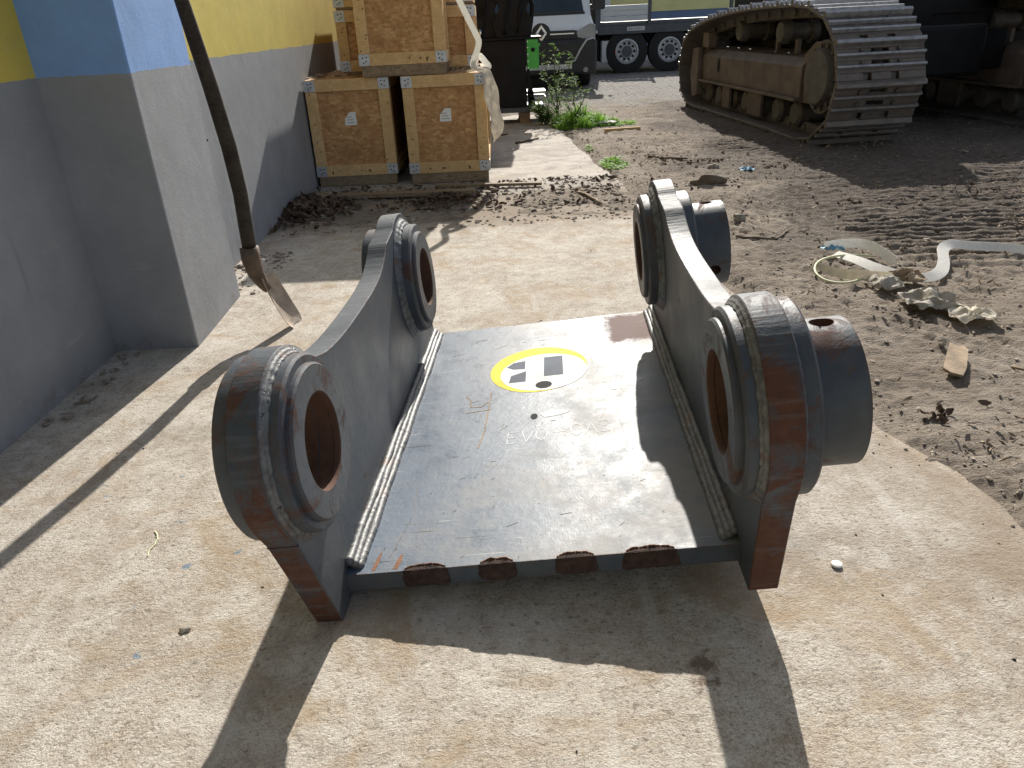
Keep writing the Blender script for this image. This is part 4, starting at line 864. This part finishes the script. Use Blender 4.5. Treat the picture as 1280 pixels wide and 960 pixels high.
# yellow machine corner seen between crate and attachment
ym = empty('yellow_machine', (-.62, 12.2, 0), label='yellow machine partly hidden between the crates and the black attachment', cat='machine')
rel(MB().box((-1.3, 12.0, .5), (-.42, 13.2, 1.32)).build('body', MT['yellow_machine'], bevel=.02), ym)
rel(MB().box((-1.4, 12.1, 1.32), (-.45, 13.2, 2.4)).build('cab', bk, bevel=.02), ym)
for x in (-1.25, -.7): rel(MB().lathe([(0, .0), (0, .2), (.02, .3), (.2, .3), (.22, .2), (.22, 0)], (x, 12.3, .3), 'x', 28, closed=False).build('wheel', MT['rubber'], smooth=35), ym)
rel(MB().tube([(-.45, 11.98, 1.1), (-.5, 11.9, 1.3), (-.44, 11.95, 1.6)], .03, 8).build('hose', bk, smooth=True), ym)

# ------------------------------------------------------------------ excavator undercarriage
ex = empty('excavator', (2.99, 7.02, 0), R(4.1), label='large excavator on brown steel crawler tracks parked on the churned dirt', cat='excavator')
SW = .82; DK = MT['trackframe']
ctrl = [(.55, .05), (1.4, .045), (2.4, .045), (3.4, .045), (4.15, .06), (4.52, .20), (4.68, .48), (4.60, .78), (4.28, 1.0), (3.5, 1.15), (2.5, 1.23), (1.5, 1.26), (.75, 1.24), (.28, 1.08), (.04, .80), (.0, .55), (.12, .26)]
def closed_spline(c, n=40):
    out = []; K = len(c)
    for i in range(K):
        p0, p1, p2, p3 = [Vector((*c[(i+d) % K], 0)) for d in (-1, 0, 1, 2)]
        for k_ in range(n):
            t = k_/n; out.append(.5*((2*p1)+(-p0+p2)*t+(2*p0-5*p1+4*p2-p3)*t*t+(-p0+3*p1-3*p2+p3)*t**3))
    return out
cs = closed_spline(ctrl); Ls = [0]
for a, b in zip(cs, cs[1:]+cs[:1]): Ls.append(Ls[-1]+(b-a).length)
def at_len(s): 
    s %= Ls[-1]; i = int(np.searchsorted(Ls, s, 'right'))-1; t = (s-Ls[i])/(Ls[i+1]-Ls[i]); return cs[i].lerp(cs[(i+1) % len(cs)], t)
NS = 30; pit = Ls[-1]/NS
sm = MB(); hp2 = pit*.49; t_ = .028
rows = [(-hp2, -pit*.30), (-pit*.30, -pit*.20), (-pit*.20, pit*.0), (pit*.0, pit*.12), (pit*.12, pit*.30), (pit*.30, hp2)]
for i, (a, b) in enumerate(rows):
    if i in (1, 3): sm.box((0, a, -t_), (SW*.40, b, 0)); sm.box((SW*.60, a, -t_), (SW, b, 0))
    elif i in (5,): 
        for xa, xb in ((0, .30), (.39, .61), (.70, 1)): sm.box((SW*xa, a, -t_), (SW*xb, b, 0))
    else: sm.box((0, a, -t_), (SW, b, 0))
for s_, hh, ww in ((-hp2+.014, .05, .030), (-pit*.14, .034, .020), (pit*.16, .034, .020)):
    sm.add([(0, s_-ww, -.001), (SW, s_-ww, -.001), (SW, s_+ww, -.001), (0, s_+ww, -.001), (0, s_-ww*.55, hh), (SW, s_-ww*.55, hh), (SW, s_+ww*.55, hh), (0, s_+ww*.55, hh)], [(3, 2, 1, 0), (4, 5, 6, 7), (0, 1, 5, 4), (1, 2, 6, 5), (2, 3, 7, 6), (3, 0, 4, 7)]); sm.m[-5] = 1; sm.m[-2] = 1
shoe0 = sm.build('track_shoe', [MT['track'], MT['polished']], None, bevel=.004, seg=1); shoe_me = shoe0.data; bpy.data.objects.remove(shoe0)
bm_ = MB()
bm_.tube([(0, 0, -.005), (0, 0, .024)], .021, 6)
bolt0 = bm_.build('shoe_bolt', MT['greyiron']); bolt_me = bolt0.data; bpy.data.objects.remove(bolt0)
lk = MB()
for xa in (.30, .62): lk.box((SW*xa, -pit*.52, -.13), (SW*xa+.05, pit*.52, -t_-.001))
lk.tube([(SW*.28, pit*.3, -.08), (SW*.72, pit*.3, -.08)], .035, 8); l0 = lk.build('track_link', MT['greyiron']); link_me = l0.data; bpy.data.objects.remove(l0)
def track(xoff, name='crawler_track'):
    tr = bpy.data.objects.new(name, None); COL.objects.link(tr); tr.parent = ex; tr.location = (xoff, 0, 0); tr.empty_display_size = .1
    for i in range(NS):
        p = at_len(i*pit); a = at_len(i*pit-pit*.4); b = at_len(i*pit+pit*.4); t = (b-a).normalized(); mid = (a+b)/2*.35+p*.65
        nrm = Vector((t.y, -t.x))   # outward: path runs counter-clockwise seen with y right, z up
        Mx = Matrix(((1, 0, 0, 0), (0, t.x, nrm.x, mid.x), (0, t.y, nrm.y, mid.y), (0, 0, 0, 1)))
        for nm, me in (('track_shoe', shoe_me), ('track_link', link_me)):
            o = bpy.data.objects.new(nm, me); COL.objects.link(o); o.parent = tr; o.matrix_local = Mx
            if nm == 'track_shoe': md = o.modifiers.new('bevel', 'BEVEL'); md.width = .004; md.segments = 1; sh_ = o
        if p.x < 1.0 and xoff == 0:
            for bx_ in (.29, .71):
                for s_ in (-pit*.25, pit*.06): o = bpy.data.objects.new('shoe_bolt', bolt_me); COL.objects.link(o); o.parent = tr; o.matrix_local = Mx @ Matrix.Translation((SW*bx_, s_, 0))
    return tr
tA = track(0.0); tB = track(2.36)
def exp(mb, nm, mat, x=0, **k): o = mb.build(nm, mat, ex, **k); o.location.x = x; return o
for xo in (0, 2.36):
    # track frame: beam with sloping top, lower flange, guards
    exp(MB().prism([(.12, .40), (.12, .70), (.20, .78), (.62, .80), (.66, .78), (.66, .40)], .95, 4.05, 'y'), 'track_beam', DK, xo, bevel=.01)
    exp(MB().prism([(3.35+.05*math.cos(i*.524), .60+.085*math.sin(i*.524)) for i in range(12)], .114, .1235, 'x'), 'beam_opening', MT['black_hole'], xo)
    exp(MB().box((.07, .95, .375), (.70, 4.05, .405)), 'beam_flange', DK, xo, bevel=.004)
    exp(MB().prism([(.66, .36), (1.02, .36), (1.02, .80), (.80, .93), (.62, .93), (.70, .78)], .16, .62, 'x'), 'motor_guard', DK, xo, bevel=.01)
    exp(MB().prism([(3.98, .20), (4.18, .16), (4.30, .45), (4.22, .78), (4.0, .80)], .05, .12, 'x'), 'idler_guard', DK, xo, bevel=.012)
    exp(MB().box((.10, 3.75, .80), (.22, 3.98, .98)), 'step_box', DK, xo, bevel=.01)
    exp(MB().box((.30, 2.0, .79), (.34, 2.06, .93)), 'lug', DK, xo); exp(MB().box((.30, 1.5, .79), (.34, 1.56, .93)), 'lug', DK, xo)
    dr = exp(MB().lathe([(.10, 0), (.10, .24), (.12, .255), (.17, .27), (.17, .33), (.30, .35), (.34, .44), (.44, .44), (.47, .35), (.60, .33), (.60, 0)], (0, .60, .62), 'x', 40, closed=False), 'drive_sprocket', MT['greyiron'], xo, smooth=35)
    hb0 = MB().tube([(.145, 0, 0), (.172, 0, 0)], .022, 6).build('hub_bolt', MT['greyiron'], dr)
    for i in range(14):
        a = i*6.283/14; o = hb0 if i == 0 else hb0.copy()
        if i: COL.objects.link(o)
        o.location = (0, .60+.285*math.cos(a), .62+.285*math.sin(a))
    exp(MB().lathe([(.25, 0), (.25, .25), (.30, .36), (.50, .36), (.55, .25), (.55, 0)], (0, 4.22, .50), 'x', 32, closed=False), 'idler', MT['greyiron'], xo, smooth=35)
    for i in range(7): 
        y = 1.15+i*.46; exp(MB().lathe([(.18, 0), (.18, .10), (.21, .135), (.30, .135), (.31, .10), (.49, .10), (.50, .135), (.59, .135), (.62, .10), (.62, 0)], (0, y, .235), 'x', 24, closed=False), 'track_roller', MT['greyiron'], xo, smooth=35)
        exp(MB().box((.20, y-.07, .21), (.25, y+.07, .38)), 'roller_bracket', DK, xo, bevel=.005)
    for y in (1.75, 2.95): exp(MB().lathe([(.20, 0), (.20, .10), (.24, .12), (.30, .12), (.31, .09), (.52, .09), (.53, .12), (.60, .12), (.60, 0)], (0, y, 1.0), 'x', 24, closed=False), 'carrier_roller', MT['greyiron'], xo, smooth=35)
    for y0, y1 in ((1.9, 2.3), (2.9, 3.15)): exp(MB().box((.12, y0, .12), (.16, y1, .37)), 'rock_guard', DK, xo, bevel=.008)
for y0, y1 in ((1.3, 1.75), (2.75, 3.2)): exp(MB().box((.6, y0, .55), (2.5, y1, .92)), 'carbody_leg', bk, bevel=.03)
exp(MB().box((.95, 1.2, .50), (2.2, 3.3, 1.0)), 'carbody', bk, bevel=.04)
exp(MB().lathe([(1.0, 0), (1.0, .62), (1.22, .62), (1.22, 0)], (1.58, 2.25, 0), 'z', 40, closed=False), 'turntable', bk, smooth=35)
ub = exp(MB().box((.72, 1.72, .66), (5.4, 4.6, 1.72)), 'upper_body', bk, bevel=.03)
MB().box((.72, 1.69, 1.10), (5.4, 1.722, 1.14)).build('ledge', bk, ub, bevel=.004)
MB().box((2.02, 1.712, .73), (2.12, 1.7195, .80)).build('paper_sticker', MT['paper'], ub)

# ------------------------------------------------------------------ van
van = empty('van', (.85, 15, 0), label='white delivery van parked facing the yard behind the black machine', cat='van')
V = MB(); wv, dp = 1.0, 5.0
sec = [(0.02, .32), (0, .62), (.03, .95), (.16, 1.10), (.75, 1.30), (1.35, 2.05), (1.7, 2.35), (dp, 2.40), (dp, .30)]
V.prism([(a, b) for a, b in sec], -wv, wv, 'x'); body = V.build('body', MT['white_van'], van, bevel=.06, seg=3, smooth=40)
MB().add([(-.86, .745, 1.325), (.86, .745, 1.325), (.78, 1.32, 2.04), (-.78, 1.32, 2.04), (-.86, .765, 1.31), (.86, .765, 1.31), (.78, 1.34, 2.025), (-.78, 1.34, 2.025)], [(0, 1, 2, 3), (7, 6, 5, 4), (0, 4, 5, 1), (1, 5, 6, 2), (2, 6, 7, 3), (3, 7, 4, 0)]).build('windscreen', MT['glass'], van)
MB().box((-.88, .70, 1.27), (.88, .80, 1.335)).build('wiper_cowl', MT['dark_plastic'], van, bevel=.02)
MB().prism([(-.72, .88), (.66, .88), (.72, 1.0), (.60, 1.03), (-.60, 1.03), (-.72, 1.0)], -.03, .06, 'y').build('grille', MT['dark_plastic'], van, bevel=.01)
MB().box((.16, -.045, .965), (.60, -.028, .985)).build('grille_bar', MT['chrome'], van); MB().box((-.60, -.045, .965), (-.16, -.028, .985)).build('grille_bar', MT['chrome'], van)
MB().prism([(-1.0, .28), (1.0, .28), (1.015, .45), (1.015, .86), (.80, .88), (-.80, .88), (-1.015, .86), (-1.015, .45)], -.10, .45, 'y').build('bumper', MT['dark_plastic'], van, bevel=.05, smooth=40)
m = MB(); m.tube([(.42, -.12, .50), (.60, -.12, .52), (.70, -.12, .70), (.82, -.11, .86), (.95, -.06, .89)], .018, 8); m.build('bumper_trim', MT['silver'], van, smooth=True)
MB().box((-.55, -.125, .38), (.55, -.10, .47)).build('bumper_vent', MT['silver'], van, bevel=.01)
for s in (1, -1):
    MB().prism([(s*.64, 1.0), (s*.66, .90), (s*.80, .865), (s*.99, .875), (s*.995, 1.10), (s*.90, 1.135)], -.035, .30, 'y').build('headlight', MT['lamp_glass'], van, bevel=.015)
    MB().tube([(s*.80, -.13, .36), (s*.80, -.09, .36)], .045, 14).build('fog_lamp', MT['lamp_glass'], van)
    for y in (.95, 4.1):
        wh = MB().lathe([(-.12, .20), (-.12, .30), (-.09, .345), (.09, .345), (.12, .30), (.12, .20)], (s*.87, y, .345), 'x', 36).build('wheel', MT['rubber'], van, smooth=35)
        MB().lathe([(-.11, 0), (-.10, .16), (-.11, .205), (.11, .205), (.10, .16), (.11, 0)], (s*.87, y, .345), 'x', 24, closed=False).build('rim', MT['silver'], wh, smooth=35)
    mi = MB().box((s*1.05-.0, .95, 1.35), (s*1.30, 1.10, 1.80)).build('mirror', MT['dark_plastic'], van, bevel=.04, seg=3)
    MB().tube([(s*.97, 1.1, 1.42), (s*1.12, 1.05, 1.42)], .03, 8).build('mirror_arm', MT['dark_plastic'], mi)
# lozenge emblem: a ring of two folded bands
em = MB(); o_ = [(0, .145), (.11, 0), (0, -.145), (-.11, 0)]; i_ = [(0, .075), (.055, 0), (0, -.075), (-.055, 0)]
for k_ in range(4):
    a, b, c, d = o_[k_], o_[(k_+1) % 4], i_[(k_+1) % 4], i_[k_]
    f0 = [(q[0], -.055, 1.0+q[1]) for q in (a, b, c, d)]; f1 = [(q[0], -.03, 1.0+q[1]) for q in (a, b, c, d)]; em.add(f0+f1, [(0, 1, 2, 3), (7, 6, 5, 4), (0, 4, 5, 1), (1, 5, 6, 2), (2, 6, 7, 3), (3, 7, 4, 0)])
em.build('emblem', MT['chrome'], van, bevel=.006)
MB().lathe([(-.040, 0), (-.040, .16), (-.02, .17), (.03, .17)], (0, 0, 1.0), 'y', 28, closed=False).build('emblem_backing', MT['dark_plastic'], van, smooth=35)

# ------------------------------------------------------------------ truck, side on
tk = empty('flatbed_truck', (2.3, 18.6, 0), label='grey flatbed truck with silver drop sides standing across the yard', cat='truck')
G = MT['truck_grey']
def tb(lo, hi, nm, mat, **k): return MB().box(lo, hi).build(nm, mat, tk, **k)
tb((0.05, 0, .84), (9.0, .12, 1.02), 'chassis_rail', G, bevel=.01); tb((.05, .05, 1.02), (9.0, 2.4, 1.10), 'deck', G, bevel=.01)
tb((0.05, .55, .62), (9.0, .75, .86), 'frame_beam', MT['black'])
for i in range(3): tb((.13, -.02, 1.105+i*.11), (1.16, .02, 1.21+i*.11), 'side_board', MT['silver'], bevel=.006)
tb((1.17, -.03, 1.02), (1.24, .05, 1.75), 'stanchion', G, bevel=.006); tb((-.02, -.03, .95), (.10, 2.4, 2.3), 'headboard', G, bevel=.01)
tb((3.0, -.03, 1.02), (3.07, .05, 1.75), 'stanchion', G, bevel=.006)
for i in range(3): tb((3.1, -.02, 1.105+i*.11), (8.9, .02, 1.21+i*.11), 'side_board', MT['silver'], bevel=.006)
plq = tb((.70, -.012, .90), (1.10, -.001, .985), 'maker_plate', MT['silver'], bevel=.01)
for i in range(6): MB().box((.735+i*.056, -.0145, .92), (.735+i*.056+.032, -.0122, .965)).build('plate_print', MT['print'], plq)
tb((.14, .1, .25), (.40, .7, .72), 'silver_tank', MT['silver'], bevel=.02); tb((.0, .3, .28), (.13, 1.2, .8), 'battery_box', MT['black'], bevel=.02)
tb((.45, .05, .44), (.49, .1, .50), 'marker_lamp', MT['amber'])
for xc in (.72, 1.70, 6.6, 7.6):
    wh = MB().lathe([(-.15, .27), (-.15, .40), (-.12, .475), (.12, .475), (.15, .40), (.15, .27)], (xc, .2, .475), 'y', 44).build('wheel', MT['rubber'], tk, smooth=35)
    rm = MB().lathe([(-.13, .285), (-.15, .255), (-.155, .235), (-.10, .215), (-.09, .16), (-.14, .12), (-.16, .10), (-.16, 0)], (xc, .2, .475), 'y', 36, closed=False).build('rim', MT['silver'], wh, smooth=35)
    h0 = MB().tube([(0, .085, 0), (0, .108, 0)], .028, 8).build('hand_hole', MT['black_hole'], wh)
    for i in range(10):
        a = i*.6283; o = h0 if i == 0 else h0.copy()
        if i: COL.objects.link(o)
        o.location = (xc+.175*math.cos(a), 0, .475+.175*math.sin(a))
    MB().lathe([(-.165, 0), (-.165, .11), (-.12, .125)], (xc, .2, .475), 'y', 24, closed=False).build('hub', MT['truck_grey'], wh, smooth=35)
    m = MB(); m.tube([(xc+.56*math.cos(a), .2, .475+.52*math.sin(a)) for a in [math.pi*(.08+.84*i/10) for i in range(11)]], .03, 6); mg = m.build('mudguard', MT['black'], tk, smooth=True); mg.scale = (1, 3.2, 1); mg.location.y = -.45
tb((-2.3, 0, .5), (-.25, 2.4, 3.2), 'cab', MT['dark_plastic'], bevel=.08, seg=3)
for s, xc in ((0, -1.6),): MB().lathe([(-.15, .27), (-.15, .40), (-.12, .475), (.12, .475), (.15, .40), (.15, .27)], (xc, .2, .475), 'y', 40).build('wheel', MT['rubber'], tk, smooth=35)

# ------------------------------------------------------------------ kerb and far workshop building
kb = MB().box((-6, 17.0, -.05), (30, 17.25, .045)); 
o = MB().box((-8, 23.6, -.05), (40, 23.9, .12)).build('kerb', MT['far_white'], bevel=.02); tag(o, kind='structure')
fb = empty('workshop', (2, 26, 0), label='far workshop wall painted yellow over dark blue behind the truck', cat='building')
def fbb(lo, hi, nm, mat): o = MB().box(lo, hi).build(nm, MT[mat], fb); return rel(o, fb)
fbb((-14, 26, -.1), (40, 26.4, 1.28), 'lower_wall', 'far_blue'); fbb((-14, 25.98, 1.28), (40, 26.4, 4.6), 'upper_wall', 'far_yellow')
for i in range(11): fbb((-10+i*4.4, 25.93, -.05), (-9.55+i*4.4, 25.99, 4.6), 'pilaster', 'far_white')
for i in range(10): fbb((-8.6+i*4.4, 25.94, .95), (-6.8+i*4.4, 25.99, 1.0), 'wall_stripe', 'far_white')

scene.cycles.max_bounces = 8
